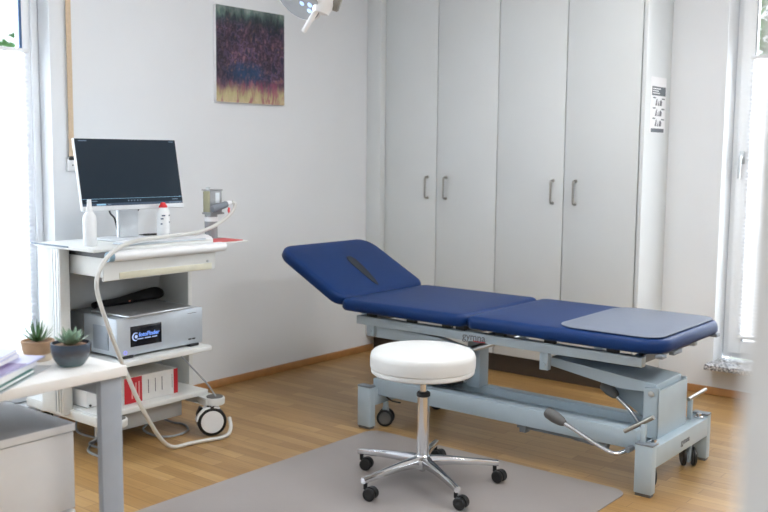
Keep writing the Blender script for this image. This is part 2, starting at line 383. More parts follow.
def blind(name, label, a0, a1, z0, z1, fixed, axis, cord, group):
    """pleated blind: zig-zag cloth with a head rail and a foot rail, in the plane x=fixed or y=fixed"""
    p = lambda a, d, z: (fixed+d, a, z) if axis == 'x' else (a, fixed-d, z)
    t = thing(name, label, 'blind', p((a0+a1)/2, 0, z0), group)
    n = int((z1-z0)/.011); bm = B(); rows = []
    for k in range(n+1):
        z = z0+(z1-z0)*k/n; d = .0025+.006*(k % 2)
        rows.append((bm.verts.new(p(a0, d, z)), bm.verts.new(p(a1, d, z))))
    for a, b in zip(rows, rows[1:]): bm.faces.new((a[0], a[1], b[1], b[0]))
    finish('pleated_cloth', bm, M['blind'], t, smooth=0)
    for nm, za, zb in (('head_rail', z1, z1+.018), ('foot_rail', z0-.016, z0)):
        lo, hi = p(a0-.003, -.002, za), p(a1+.003, .016, zb)
        boxm(nm, [min(x, y) for x, y in zip(lo, hi)], [max(x, y) for x, y in zip(lo, hi)], M['whiteplastic'], t, bev=.003)
    for a in cord:
        tubem('cord', [p(a, .006, z1+.016), p(a, .006, 2.2)], .0012, M['cabled'], t, 6)
    return t
blind('pleated_blind', 'white pleated blind glowing in the window beside the desk plants', 1.03, 2.402, .22, 1.742, XW+.001, 'x', (1.3, 2.24), 'pleated window blinds')

# right window
YW = 5.25
bm = B()
for lo, hi in (((-1.77, YW, .19), (-1.722, YW+.06, 2.295)), ((-.803, YW, .19), (-.755, YW+.06, 2.295)), ((-1.722, YW, .19), (-.803, YW+.06, .235)), ((-1.722, YW, 2.25), (-.803, YW+.06, 2.295))): box(bm, lo, hi, .004)
w2 = struct(finish('window_2', bm, M['framew']))
bm = B()
for lo, hi in (((-1.738, YW-.022, .222), (-1.668, YW+.04, 2.26)), ((-.857, YW-.022, .222), (-.787, YW+.04, 2.26)), ((-1.668, YW-.022, .222), (-.857, YW+.04, .292)), ((-1.668, YW-.022, 2.19), (-.857, YW+.04, 2.26))): box(bm, lo, hi, .004)
finish('sash', bm, M['framew'], w2)
bm = B()
for lo, hi in (((-1.670, YW-.018, .29), (-1.662, YW+.01, 2.192)), ((-.863, YW-.018, .29), (-.855, YW+.01, 2.192))): box(bm, lo, hi)
finish('gasket', bm, M['gasketd'], w2)
boxm('pane', (-1.671, YW+.004, .29), (-.854, YW+.012, 2.193), M['glass'], w2, bev=0)
bm = B(); box(bm, (-1.722, YW-.031, 1.262), (-1.692, YW-.022, 1.332), .006); tube(bm, [(-1.707, YW-.026, 1.305), (-1.707, YW-.055, 1.305)], .009)
tube(bm, spline([(-1.707, YW-.052, 1.308), (-1.708, YW-.058, 1.285), (-1.71, YW-.058, 1.24), (-1.711, YW-.056, 1.185)], 4), [.010]*4+[.0085]*9, 10)
finish('handle', bm, M['alu'], w2)
blind('pleated_blind', 'white pleated blind in the window above the granite sill', -1.683, -.84, .325, 1.82, YW-.024, 'y', (-1.5, -1.0), 'pleated window blinds')
bm = B(); box(bm, (-1.785, 5.0, .155), (-.72, 5.11, .185), .004); box(bm, (-1.773, 5.10, .155), (-.752, 5.255, .185), .002)
struct(finish('trim_1', bm, M['granite']))

# outside: lawn and two trees
struct(boxm('ground_outside', (-30, -12, -.6), (20, 30, -.5), M['ground'], bev=0))
def tree(label, x, y, h, r, n):
    t = thing('garden_tree', label, 'tree', (x, y, -.5), 'trees outside the windows')
    tubem('trunk', spline([(x, y, -.5), (x+.06, y, h*.3), (x-.05, y+.05, h*.6), (x, y, h*.95)], 5), [.13-.1*k/15 for k in range(16)], M['bark'], t, 8)
    bm = B()
    for k in range(n):
        while True:
            p = Vector((random.uniform(-1, 1), random.uniform(-1, 1), random.uniform(-1, 1)))
            if p.length < 1: break
        c = Vector((x, y, h*.72))+Vector((p.x*r, p.y*r, p.z*h*.36)); s = random.uniform(.07, .15)
        a, b_, d = frame_of(Vector((random.gauss(0, 1), random.gauss(0, 1), random.gauss(0, 1)+.4)))
        v = [bm.verts.new(c+q) for q in (-a*s, b_*s*.5, a*s, -b_*s*.5)]; v[1].co += d*s*.2; v[3].co += d*s*.2
        bm.faces.new((v[0], v[1], v[2])); bm.faces.new((v[0], v[2], v[3]))
    finish('crown', bm, M['fol'], t, smooth=0)
tree('leafy green tree seen through the clear top of the window above the granite sill', -4.2, 14.5, 4.6, 2.4, 2600)
tree('small green tree seen through the clear top of the window beside the desk', -15.0, 8.5, 3.0, 1.5, 1400)

# ------------------------------------------------------------------ wardrobes along the back wall
YD = 4.78
def wardrobe(label, x0, x1, xm, seams, filler, side):
    t = thing('wardrobe', label, 'wardrobe', ((x0+x1)/2, YD+.15, 0), 'built-in wardrobe units')
    boxm('carcass', (x0, YD+.022, .108), (x1-(.022 if side else 0), YB, ZC-.002), M['cabin'], t, bev=.001)
    boxm('plinth', (x0, YD+.035, 0), (x1-(.004 if side else 0), YB, .108), M['plinth'], t, bev=.001)
    for a, b, hx in ((x0 if not filler else seams, xm, -.065), (xm, x1-(.026 if side else 0), .075)):
        d = boxm('door', (a+.003, YD, .112), (b-.003, YD+.019, ZC-.02), M['cab'], t, bev=.0015)
        h = xm+hx; bm = B(); z0, z1 = 1.03, 1.158
        tube(bm, spline([(h, YD+.001, z0), (h, YD-.022, z0), (h, YD-.031, z0+.012), (h, YD-.031, (z0+z1)/2), (h, YD-.031, z1-.012), (h, YD-.022, z1), (h, YD+.001, z1)], 5), .0062, 8)
        for z in (z0, z1): lathe(bm, [(.009, 0), (.009, .003), (.0062, .005)], (h, YD, z), (0, -1, 0), 12)
        finish('handle', bm, M['steel'], d)
    if filler: boxm('filler_panel', (x0, YD-.052, .112), (seams+.038, YD-.002, ZC-.02), M['cab'], t, bev=.001)
    if side: boxm('side_panel', (x1-.022, YD-.002, .108), (x1, YB, ZC-.002), M['cab'], t, bev=.0015)
    return t
wardrobe('tall white two-door wardrobe in the corner beside the painting wall', XL+.001, -2.985, -3.421, -3.866, True, False)
wardrobe('tall white two-door wardrobe with a notice stuck on its side', -2.985, -2.078, -2.543, None, False, True)
# notice on the wardrobe side
NX = -2.076; n0, n1, z0, z1 = 4.845, 5.045, 1.425, 1.722
nt_ = tag(boxm('notice', (-2.0779, n0, z0), (NX, n1, z1), M['paper'], None, bev=0), 'white printed notice with small pictures stuck on the wardrobe side', 'notice')
def band(name, a, b, c, d, m, lift=.0006):
    return boxm(name, (NX, n0+(n1-n0)*a, z1-(z1-z0)*d), (NX+lift, n0+(n1-n0)*b, z1-(z1-z0)*c), m, nt_, bev=0)
band('header_band', .06, .96, .17, .33, M['printd']); band('foot_band', .06, .92, .92, .99, M['printd'])
bm = B()
for k, (w0, w1_, c) in enumerate(((.1, .62, .2), (.1, .5, .24), (.1, .56, .28))): box(bm, (NX+.0005, n0+(n1-n0)*w0, z1-(z1-z0)*(c+.018)), (NX+.001, n0+(n1-n0)*w1_, z1-(z1-z0)*c))
finish('header_text', bm, M['paper'], nt_)
for k in range(3):
    c = .36+k*.185
    for a, b, s, e in ((.14, .32, c, c+.022), (.72, .92, c+.012, c+.034)): boxm('caption', (NX, n0+(n1-n0)*a, z1-(z1-z0)*e), (NX+.0006, n0+(n1-n0)*b, z1-(z1-z0)*s), M['printd'], nt_, bev=0)
    bm = B()
    Yn = lambda a: n0+(n1-n0)*a
    Zn = lambda c_: z1-(z1-z0)*c_
    for pts in ([(.3, c+.15), (.36, c+.05), (.42, c+.02), (.4, c+.15)], [(.46, c+.15), (.5, c+.06), (.55, c+.15)], [(.58, c+.15), (.6, c+.06), (.68, c+.04), (.74, c+.08), (.72, c+.15)]):
        prism(bm, [(NX, Yn(a), Zn(d)) for a, d in pts], (.0006, 0, 0))
    finish('picture', bm, M['print'], nt_, smooth=0)

# ------------------------------------------------------------------ painting
t = thing('painting', 'unframed abstract painting of dark violet, blue and yellow drips on the wall', 'painting', (XL, 3.72, 1.57))
boxm('canvas', (XL+.001, 3.44, 1.570), (XL+.022, 3.955, 2.084), M['paper'], t, bev=.002)
boxm('painted_face', (XL+.022, 3.441, 1.571), (XL+.0232, 3.954, 2.083), M['art'], t, bev=0)

# shutter strap
t = thing('shutter_strap', 'beige roller shutter strap with a white winder plate on the wall', 'shutter strap', (XL, 2.557, 1.2))
bm = B(); box(bm, (XL+.012, 2.543, 1.262), (XL+.0145, 2.569, 2.45)); finish('strap', bm, M['strap'], t)
boxm('winder_plate', (XL+.0005, 2.532, 1.205), (XL+.014, 2.592, 1.262), M['whiteplastic'], t, bev=.003)
boxm('slot', (XL+.0135, 2.54, 1.256), (XL+.018, 2.574, 1.274), M['black'], t, bev=.002)
lathem('screw', [(.004, 0), (.004, .002), (0, .003)], M['rubberg'], t, (XL+.014, 2.56, 1.232), (1, 0, 0), 10)

# ------------------------------------------------------------------ treatment couch
t = couch = thing('treatment_couch', 'blue padded treatment couch with a raised head section and grey steel lifting base', 'treatment couch', (-2.15, 3.73, 0))
yn, yf, Z0, TH = 3.375, 4.075, .547, .058
hx = -2.99; tilt = math.radians(28)
# seat and leg sections
bm = B(); cushion(bm, -2.99, -2.272, yn, yf, [.06, .05, .05, .06], pad_levels(TH, .026), Matrix.Translation((0, 0, Z0))); seat = finish('middle_cushion', bm, M['blue'], t, 1.)
bm = B(); cushion(bm, -2.262, -1.368, yn, yf, [.05, .11, .11, .05], pad_levels(TH, .026), Matrix.Translation((0, 0, Z0))); legc = finish('leg_cushion', bm, M['blue'], t, 1.)
# head section with the nose slot: local u along the slope away from the hinge
R_ = Matrix.Translation((hx-.005, 0, Z0+.012)) @ Matrix.Rotation(tilt, 4, 'Y')
bm = B(); cushion(bm, -.480, 0, yn, yf, [.085, .06, .06, .10], pad_levels(TH, .026), R_)
head = finish('head_cushion', bm, M['blue'], t, 1.)
bm = B()
# slot rim slopes into a dark bed: lens-shaped outline
def slot_ring(k, z, n=28):
    out = []
    for i in range(n):
        a = 2*PI*i/n; ca, sa = math.cos(a), math.sin(a); q = math.copysign(abs(ca)**.75, ca); u = -.18+.135*k*q; w = 3.725-.018*q+(.028-.011*q)*k*math.copysign(abs(sa)**.8, sa)
        out.append(bm.verts.new((u, w, z)))
    return out
r1, r2, r3 = slot_ring(1.0, TH+.0035), slot_ring(.96, TH+.0075), slot_ring(.80, TH+.0048)
for a, b in ((r1, r2), (r2, r3)):
    for k in range(28): bm.faces.new((a[k], a[(k+1) % 28], b[(k+1) % 28], b[k]))
bm.faces.new(r3); bm.faces.new(r1[::-1]); bmesh.ops.transform(bm, matrix=R_, verts=bm.verts[:])
nose = finish('nose_slot_pad', bm, mat('dark_foam', (38, 42, 50), .75, bump=.3), head); nose['label'] = 'dark foam pad filling the face slot'
# grey foot protection sheet, lying on the leg cushion and over its end
bm = B(); cushion(bm, -1.842, -1.392, yn+.028, yf-.028, [.10, .075, .075, .10], [(0, 0), (0, .0025), (.004, .0032)], Matrix.Translation((0, 0, Z0+TH+.0042))); fc = finish('foot_cover', bm, M['greyvinyl'], t)
fc['label'] = 'grey vinyl foot cover'
# upper frame: two long rails and cross members
zr0, zr1, yr0, yr1 = .484, .524, 3.43, 3.47
for ya in (3.43, 3.98):
    bm = B(); box(bm, (-2.915, ya, zr0), (-1.465, ya+.04, zr1), .003)
    rail = finish('upper_rail', bm, M['coated'], t)
    if ya < 3.5:
        text('lettering', 'gymna', .047, basis((-2.30, ya-.0006, .489), (1, 0, 0), (0, 0, 1)), M['print'], rail, bold=.0006)
        boxm('underline', (-2.243, ya-.0012, .4855), (-2.18, ya, .4885), M['red'], rail, bev=0)
for x in (-2.90, -2.36, -2.2, -1.52):
    boxm('cross_member', (x, 3.47, zr0+.003), (x+.035, 3.98, zr1-.003), M['coatedd'], t)
for x in (-2.86, -2.62, -2.42, -2.345, -2.14, -1.9, -1.62):
    for y in (3.44, 3.99): boxm('cushion_bracket', (x, y, zr1), (x+.05, y+.022, Z0+.004), M['black'], t)
for lo, hi in (((-1.40, 3.40, Z0-.012), (-1.37, 3.44, Z0+.002)), ((-1.40, 3.98, Z0-.012), (-1.37, 4.02, Z0+.002)), ((-1.395, 3.52, Z0-.016), (-1.372, 3.60, Z0))):
    boxm('end_bracket', lo, hi, M['coatedd'], t)
# head support struts below the tilted head
for y in (3.50, 3.94):
    tubem('head_strut', [(-2.86, y, .50), (-2.99, y, .552), (-3.27, y, .69)], .011, M['coated'], t, 8)
# low link rails under the head end
for y in (3.46, 3.95):
    bm = B(); prism(bm, [(-2.87, y, .425), (-2.83, y, .485), (-2.45, y, .47), (-2.28, y, .44), (-2.28, y, .405), (-2.45, y, .425)], (0, .035, 0), .003); finish('head_end_arm', bm, M['coated'], t)
for y in (3.44, 3.93):
    bm = B(); box(bm, (-2.86, y, .43), (-2.815, y+.05, .49), .003); lathe(bm, [(.012, 0), (.012, .004), (0, .006)], (-2.838, y, .452), (0, -1, 0), 14); finish('pivot_lug', bm, M['coated'], t)
tubem('gas_spring', [(-2.80, 3.54, .47), (-2.62, 3.54, .485)], .014, M['alu'], t, 12)
boxm('head_end_post', (-2.385, 3.60, .232), (-2.315, 3.675, .445), M['coated'], t, bev=.003)
tubem('axle', [(-2.315, 3.455, .425), (-2.315, 3.985, .425)], .014, M['alu'], t, 14)
boxm('motor_housing', (-2.66, 3.50, .24), (-2.4, 3.6, .30), M['black'], t, bev=.01)
# foot end: hanging lug, lifting arms, column
for y in (3.452, 3.96):
    bm = B(); box(bm, (-1.925, y, .405), (-1.885, y+.03, .486), .003); lathe(bm, [(.011, 0), (.011, .004), (0, .006)], (-1.905, y, .427), (0, -1, 0), 14)
    finish('hanging_lug', bm, M['coated'], t)
for y in (3.522,):
    bm = B(); prism(bm, [(-1.93, y, .415), (-1.91, y, .45), (-1.44, y, .405), (-1.435, y, .37), (-1.60, y, .365)], (0, .255, 0), .0012, 1); finish('foot_end_arm', bm, M['coated'], t)
bm = B(); prism(bm, [(-1.80, 3.64, .385), (-1.45, 3.64, .375), (-1.47, 3.64, .225), (-1.53, 3.64, .225)], (0, .02, 0), .002); box(bm, (-1.85, 3.53, .40), (-1.80, 3.77, .412), .002)
finish('arm_plate', bm, M['coated'], t)
bm = B()
prism(bm, [(-1.485, 3.505, .19), (-1.42, 3.505, .19), (-1.42, 3.505, .395), (-1.485, 3.505, .388)], (0, .014, 0), .002)
prism(bm, [(-1.485, 3.78, .19), (-1.42, 3.78, .19), (-1.42, 3.78, .395), (-1.485, 3.78, .388)], (0, .014, 0), .002)
box(bm, (-1.427, 3.505, .19), (-1.418, 3.794, .386), .002)
col_ = finish('foot_end_column', bm, M['coated'], t)
lathem('bolt', [(.012, 0), (.012, .004), (.006, .006), (0, .006)], M['alu'], col_, (-1.453, 3.505, .368), (0, -1, 0), 14)
tubem('column_axle', [(-1.455, 3.515, .372), (-1.455, 3.785, .372)], .012, M['alu'], t, 12)
# base: rails and end frames
bm = B(); box(bm, (-2.80, 3.42, .158), (-1.47, 3.475, .236), .004); box(bm, (-2.80, 3.475, .158), (-1.47, 3.63, .20), .003); box(bm, (-2.80, 3.63, .158), (-1.47, 3.685, .236), .004)
finish('base_beam', bm, M['coated'], t)
for xa, xb in ((-2.845, -2.768), (-1.449, -1.378)):
    fr = boxm('end_beam', (xa+.010, 3.395, .112), (xb, 3.945, .193), M['coated'], t, bev=.003)
    for ya, yb in ((3.36, 3.40), (3.94, 3.98)):
        bm = B(); box(bm, (xa, ya, .012), (xb, yb, .201), .003); lg = finish('leg', bm, M['coated'], t)
        boxm('foot_pad', (xa+.004, ya+.003, 0), (xb-.004, yb-.003, .014), M['rubberg'], lg, bev=.002)
        boxm('cap', (xa-.001, ya-.001, .2), (xb+.001, yb+.001, .208), M['coatedd'], lg, bev=.002)
    if xb > -2: text('lettering', 'gymna', .036, basis((xb+.0006, 3.645, .142), (0, 1, 0), (0, 0, 1)), M['print'], fr, bold=.0005)
def castor(x, y, r, ax):
    bm = B(); tube(bm, [(x, y, .115), (x, y, r*2+.012)], .013, 12); box(bm, (x-.013, y-.013, r*.4), (x+.013, y+.013, r*2+.014), .006)
    c = finish('castor', bm, M['coated'], t)
    bm = B(); a = Vector(ax).normalized()
    for s in (-1, 1):
        lathe(bm, [(.0, .0), (r*.55, .0), (r*.62, .003), (r*.8, .003), (r, .004), (r, .013), (r*.85, .016), (r*.8, .013), (0, .014)], Vector((x, y, r+.001))+a*s*.013, a*s, 28)
    w = finish('wheel', bm, M['black'], c)
    bm = B()
    for s in (-1, 1): lathe(bm, [(r*.74, .0), (r*.74, .0155), (r*.68, .0175), (0, .0172)], Vector((x, y, r+.001))+a*s*.013, a*s, 24)
    finish('wheel_cover', bm, M['rubberg'], c)
castor(-2.762, 3.472, .040, (.55, -1, 0)); castor(-2.745, 3.88, .040, (.2, -1, 0)); castor(-1.452, 3.50, .040, (.8, .6, 0)); castor(-1.418, 3.84, .040, (.8, .6, 0))
# brake bars on the end frame: post, cross bar, base screw
for bx, by, pts in ((-1.427, 3.385, [(-1.505, 3.385, .235), (-1.39, 3.385, .312)]), (-1.43, 3.868, [(-1.43, 3.845, .283), (-1.425, 4.03, .291)])):
    bm = B(); box(bm, (bx-.010, by-.008, .195), (bx+.010, by+.008, .28), .003)
    br = finish('brake_post', bm, M['coated'], t)
    tubem('brake_lever', pts, .0085, M['steel'], br, 12)
    lathem('bolt', [(.02, 0), (.02, .006), (.011, .008), (.011, .018), (0, .02)], M['chrome'], t, (bx+.022, by+.05, .193), (0, 0, 1), 14)
# foot pedals: bent chrome rods with rubber ends
def pedal(pts, q):
    bm = B(); tube(bm, spline(pts, 5), .0085, 12); p = finish('pedal_rod', bm, M['chrome'], t)
    bm = B(); a, b = Vector(q[0]), Vector(q[1]); d = b-a
    tube(bm, [a-d*.02, a, a+d*.12, a+d*.5, a+d*.85, b], [.004, .017, .024, .025, .019, .012], 14); finish('pedal_rubber', bm, M['rubberg'], p)
pedal([(-1.76, 3.335, .243), (-1.68, 3.335, .211), (-1.60, 3.337, .176), (-1.535, 3.345, .153), (-1.51, 3.37, .152), (-1.48, 3.43, .17)], ((-1.822, 3.335, .268), (-1.737, 3.335, .233)))
pedal([(-1.655, 3.60, .318), (-1.62, 3.60, .293), (-1.575, 3.60, .256), (-1.54, 3.60, .215), (-1.50, 3.60, .165)], ((-1.705, 3.60, .352), (-1.638, 3.60, .308)))
tubem('pedal_axle', [(-1.487, 3.38, .165), (-1.487, 3.96, .165)], .012, M['coatedd'], t, 12)
bm = B(); tube(bm, [(-2.02, 3.45, .145), (-1.72, 3.45, .145)], .007, 8); box(bm, (-2.0, 3.43, .125), (-1.97, 3.47, .16), .003); tube(bm, [(-1.75, 3.45, .15), (-1.60, 3.45, .14)], .014, 10)
finish('linkage_rod', bm, M['coatedd'], t)
tubem('power_cord', spline([(-2.62, 3.40, .15), (-2.70, 3.43, .142), (-2.76, 3.45, .16), (-2.78, 3.46, .13)], 5), .004, M['black'], t, 8)

# ------------------------------------------------------------------ floor mat
bm = B(); prism(bm, [(x, y, .0005) for x, y in rrect(-2.76, -1.475, 1.55, 3.375, .06, 6)], (0, 0, .0035), .001, 1)
tag(finish('floor_mat', bm, M['matv']), 'translucent grey plastic floor mat under the white stool', 'floor mat')

# ------------------------------------------------------------------ stool
cx, cy, ZM = -2.147, 2.936, .004
t = thing('rolling_stool', 'white round rolling stool with a chrome five-star base', 'stool', (cx, cy, ZM))
r = .2
sx_, sy_ = cx-.003, cy-.003; r = .207
lathem('seat', [(0, .447), (.17, .447), (.196, .449), (.2025, .454), (.2035, .462), (.202, .467), (.2005, .469), (r-.001, .474), (r, .49), (r, .514), (.203, .527), (.195, .536), (.18, .541), (.1, .544), (0, .545)], M['whitevinyl'], t, (sx_, sy_, 0), seg=64)
lathem('seat_plate', [(0, .432), (.06, .432), (.07, .438), (.07, .448), (0, .448)], M['black'], t, (cx, cy, 0), seg=28)
lathem('gas_lift', [(0, .35), (.0135, .35), (.0135, .442), (0, .442)], M['chrome'], t, (cx, cy, 0), seg=24)
lathem('column', [(0, .08), (.024, .08), (.0245, .1), (.0235, .358), (.0235, .360), (0, .360)], M['chrome'], t, (cx, cy, 0), seg=32)
lathem('column_collar', [(.0245, .354), (.027, .356), (.0275, .366), (.024, .372), (.0135, .373), (0, .373)], M['black'], t, (cx, cy, 0), seg=32)
lathem('hub', [(0, .052), (.012, .052), (.014, .062), (.022, .066), (.036, .07), (.042, .085), (.040, .105), (.030, .112), (.025, .12), (0, .12)], M['chrome'], t, (cx, cy, 0), seg=32)
lever = Vector((cx+.05, cy+.02, .437))
bm = B(); tube(bm, spline([(cx+.03, cy+.03, .442), (cx+.075, cy+.085, .435), (cx+.115, cy+.13, .418)], 5), [.006]*5+[.009]*5+[.007], 10); finish('height_lever', bm, M['black'], t)
for k, a in enumerate((-174, -101, -28.5, 44, 115.5)):
    a = math.radians(a); d = Vector((math.cos(a), math.sin(a), 0)); n = Vector((-d.y, d.x, 0)); c0 = Vector((cx, cy, 0))
    bm = B(); rings = []
    for s, w, h, z in ((.02, .020, .026, .092), (.06, .018, .024, .094), (.12, .0155, .019, .093), (.21, .0135, .015, .086), (.282, .0130, .0135, .079), (.304, .0130, .013, .077)):
        ring = []
        for i in range(12):
            q = 2*PI*i/12; ring.append(bm.verts.new(c0+d*s+n*w*math.copysign(abs(math.cos(q))**.7, math.cos(q))+Vector((0, 0, z+h*math.copysign(abs(math.sin(q))**.7, math.sin(q))*.9))))
        rings.append(ring)
    for u, v in zip(rings, rings[1:]):
        for i in range(12): bm.faces.new((u[i], u[(i+1) % 12], v[(i+1) % 12], v[i]))
    bm.faces.new(rings[0][::-1]); bm.faces.new(rings[-1])
    finish('base_arm', bm, M['chrome'], t)
    # castor: stem, hood and twin wheels
    p = c0+d*.291; wd = Vector((.93, .35-.12*k, 0)).normalized(); wn = Vector((-wd.y, wd.x, 0)); q = p+wd*.022
    bm = B(); lathe(bm, [(0, .043), (.008, .043), (.008, .066), (.0, .067)], (p.x, p.y, 0), seg=14)
    hood = [q+wd*(.027*math.cos(i*PI/8-.5))+Vector((0, 0, ZM+.025+.027*math.sin(i*PI/8-.5))) for i in range(9)]
    hood.append(q+Vector((0, 0, ZM+.02)))
    prism(bm, [v-wn*.010 for v in hood], wn*.020, .002)
    ca = finish('castor', bm, M['black'], t)
    bm = B()
    for s in (-1, 1): lathe(bm, [(0, 0), (.018, 0), (.0235, .0015), (.0245, .004), (.0245, .011), (.021, .014), (.0, .015)], q+Vector((0, 0, ZM+.0248))+wn*s*.009, wn*s, 24)
    finish('wheel', bm, M['black'], ca)

# ------------------------------------------------------------------ equipment cart
t = cart = thing('equipment_cart', 'white medical equipment cart with shelves, drawer and large castors by the wall', 'cart', (-3.5, 2.57, 0))
YA, YZ = 2.285, 2.86
# side panels with profiled front edge
bm = B(); box(bm, (-3.60, 2.228, .17), (-3.535, 2.276, .905), .006); 
pcol = finish('column', bm, M['cart'], t)
bm = B()
for x in (-3.588, -3.568, -3.548):
    box(bm, (x-.003, 2.2255, .18), (x+.003, 2.2285, .90), .001)
finish('groove_strip', bm, M['alu'], pcol)
boxm('side_panel', (-3.705, 2.232, .17), (-3.605, 2.274, .905), M['cart'], t, bev=.003)
boxm('side_panel', (-3.705, 2.872, .17), (-3.485, 2.895, .885), M['cart'], t, bev=.003)
boxm('back_panel', (-3.703, 2.28, .22), (-3.692, 2.872, .885), M['cartgrey'], t, bev=.001)
boxm('shelf', (-3.69, YA, .395), (-3.275, 2.835, .42), M['cart'], t, bev=.006)
boxm('shelf', (-3.69, YA-.01, .172), (-3.345, 2.87, .197), M['cart'], t, bev=.005)
boxm('cable_tray', (-3.42, 2.30, .085), (-3.405, 2.76, .172), M['cartgrey'], t, bev=.002)
# top plate with grey edge and handle bar
boxm('top_plate', (-3.705, 2.212, .892), (-3.265, 2.84, .906), M['cart'], t, bev=.004)
bm = B(); box(bm, (-3.712, 2.206, .901), (-3.44, 2.212, .9075), .001); finish('edge_strip', bm, mat('blue_grey_edge', (88, 108, 126), .4), t)
bm = B(); tube(bm, [(-3.245, 2.285, .873), (-3.245, 2.885, .873)], .020, 18); box(bm, (-3.27, 2.285, .868), (-3.245, 2.885, .893), .003); hb = finish('handle_bar', bm, M['whiteplastic'], t)
tubem('end_cap', [(-3.245, 2.262, .873), (-3.245, 2.286, .873)], .0205, mat('blue_grey_cap', (128, 158, 178), .4), hb, 18)
# drawer
bm = B(); box(bm, (-3.68, 2.292, .778), (-3.272, 2.83, .862), .004); dr = finish('drawer', bm, M['cart'], t)
bm = B(); prism(bm, [(-3.272, 2.252, .772), (-3.262, 2.252, .772), (-3.262, 2.252, .852), (-3.272, 2.252, .852)], (0, .598, 0), .003); finish('drawer_front', bm, M['cart'], dr)
boxm('grip_recess', (-3.263, 2.33, .775), (-3.2595, 2.825, .803), mat('grip_cream', (206, 204, 184), .4), dr, bev=.002)
bm = B(); box(bm, (-3.30, 2.288, .862), (-3.27, 2.86, .874)); box(bm, (-3.55, 2.285, .862), (-3.27, 2.30, .89)); finish('shadow_gap', bm, M['black'], dr)  # solid black boxes put in as the shade above the drawer
tubem('drawer_lock', [(-3.262, 2.80, .812), (-3.256, 2.80, .812)], .005, M['alu'], dr, 12)
# pull-out tray at the right
boxm('side_tray', (-3.70, 2.842, .874), (-3.32, 3.105, .882), M['cart'], t, bev=.003)
# base arms, castors
def cart_castor(x, y, arm, ang, disc=True, off=(.012, -.03)):
    bm = B(); prism(bm, [Vector(p) for p in arm], (0, 0, .036), .006); ar = finish('base_arm', bm, M['cart'], t)
    lathem('castor_housing', [(0, .138), (.040, .138), (.046, .142), (.047, .168), (.044, .173), (0, .173)], M['cart'], ar, (x, y, 0), seg=30)
    if disc: lathem('bumper_disc', [(0, .172), (.039, .172), (.037, .1765), (0, .1775)], M['rubberg'], ar, (x, y, 0), seg=30)
    x, y = x+off[0], y+off[1]; rr_ = .066; a = Vector((math.cos(ang), math.sin(ang), 0)); f = Vector((-a.y, a.x, 0)); c = Vector((x, y, rr_+.001))+f*.0
    bm = B(); tube(bm, [(x, y, .14), (x, y, .12)], .022, 16); 
    ca = finish('castor', bm, M['black'], t)
    bm = B(); lathe(bm, [(rr_*.70, -.022), (rr_*.9, -.024), (rr_, -.018), (rr_, .018), (rr_*.93, .023), (rr_*.80, .0235), (rr_*.78, .02)], c, a, 36); finish('tyre', bm, M['black'], ca)
    bm = B(); lathe(bm, [(0, .0235), (rr_*.76, .0235), (rr_*.80, .021), (rr_*.80, -.021), (0, -.023)], c, a, 36); finish('wheel_disc', bm, M['whiteplastic'], ca)
    bm = B(); pts = [c+f*(rr_+.008)*math.cos(q)+Vector((0, 0, (rr_+.008)*math.sin(q))) for q in [math.radians(v) for v in (60, 90, 120, 150, 175)]]+[c+f*(rr_+.001)*math.cos(q)+Vector((0, 0, (rr_+.001)*math.sin(q))) for q in [math.radians(v) for v in (175, 150, 120, 90, 60)]]
    prism(bm, [p_-a*.026 for p_ in pts], a*.046, .001); finish('fender', bm, M['whiteplastic'], ca)
    bm = B(); pts = [c-a*.03-f*s+Vector((0, 0, z)) for s, z in ((.068, .035), (.052, .07), (.036, .06), (.05, -.01), (.064, -.02))]; prism(bm, pts, a*.03, .002); finish('brake_tab', bm, M['black'], ca)
cart_castor(-3.285, 2.855, [(-3.74, 2.82, .136), (-3.36, 2.82, .136), (-3.28, 2.80, .136), (-3.28, 2.885, .136), (-3.40, 2.895, .136), (-3.74, 2.895, .136)], -.55)
cart_castor(-3.325, 2.345, [(-3.60, 2.29, .136), (-3.36, 2.29, .136), (-3.30, 2.30, .136), (-3.30, 2.36, .136), (-3.36, 2.37, .136), (-3.60, 2.37, .136)], .96, True, (.0, .0))
cart_castor(-3.83, 2.32, [(-3.87, 2.28, .136), (-3.76, 2.28, .136), (-3.74, 2.36, .136), (-3.87, 2.36, .136)], -2.2, True, (0, 0))
boxm('shelf_rim', (-3.88, 2.258, .148), (-3.345, 2.274, .19), M['cart'], t, bev=.004)
boxm('rear_rail', (-3.88, 2.274, .15), (-3.69, 2.87, .188), M['cart'], t, bev=.004)
cart_castor(-3.83, 2.83, [(-3.87, 2.79, .136), (-3.75, 2.79, .136), (-3.75, 2.868, .136), (-3.87, 2.868, .136)], -.4, True, (0, 0))

# computer case on the middle shelf
t = thing('computer_case', 'silver computer case with a small lit logo screen on the middle cart shelf', 'computer', (-3.5, 2.585, .42))
bm = B(); box(bm, (-3.685, 2.362, .432), (-3.335, 2.818, .594), .004); finish('case_body', bm, M['silver'], t)
fp = boxm('front_panel', (-3.338, 2.357, .431), (-3.325, 2.821, .596), M['silver'], t, bev=.004)
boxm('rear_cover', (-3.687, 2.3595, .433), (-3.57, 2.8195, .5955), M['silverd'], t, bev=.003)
boxm('vent', (-3.50, 2.3585, .452), (-3.392, 2.3625, .556), mat('vent_grey', (150, 160, 172), .5, .2), t, bev=.001)
lg = boxm('display', (-3.3255, 2.424, .4665), (-3.3235, 2.588, .555), M['black_scr'], fp, bev=.0005)
LX = -3.3231
text('lettering', 'fotoFinder', .0255, basis((LX, 2.4665, .507), (0, 1, 0), (0, 0, 1)), M['logoblue'], fp, bold=.0008)
bm2 = B()
for k in range(16):
    if k not in (5, 11): box(bm2, (LX, 2.458+k*.0066, .4955), (LX+.0005, 2.4633+k*.0066, .5))
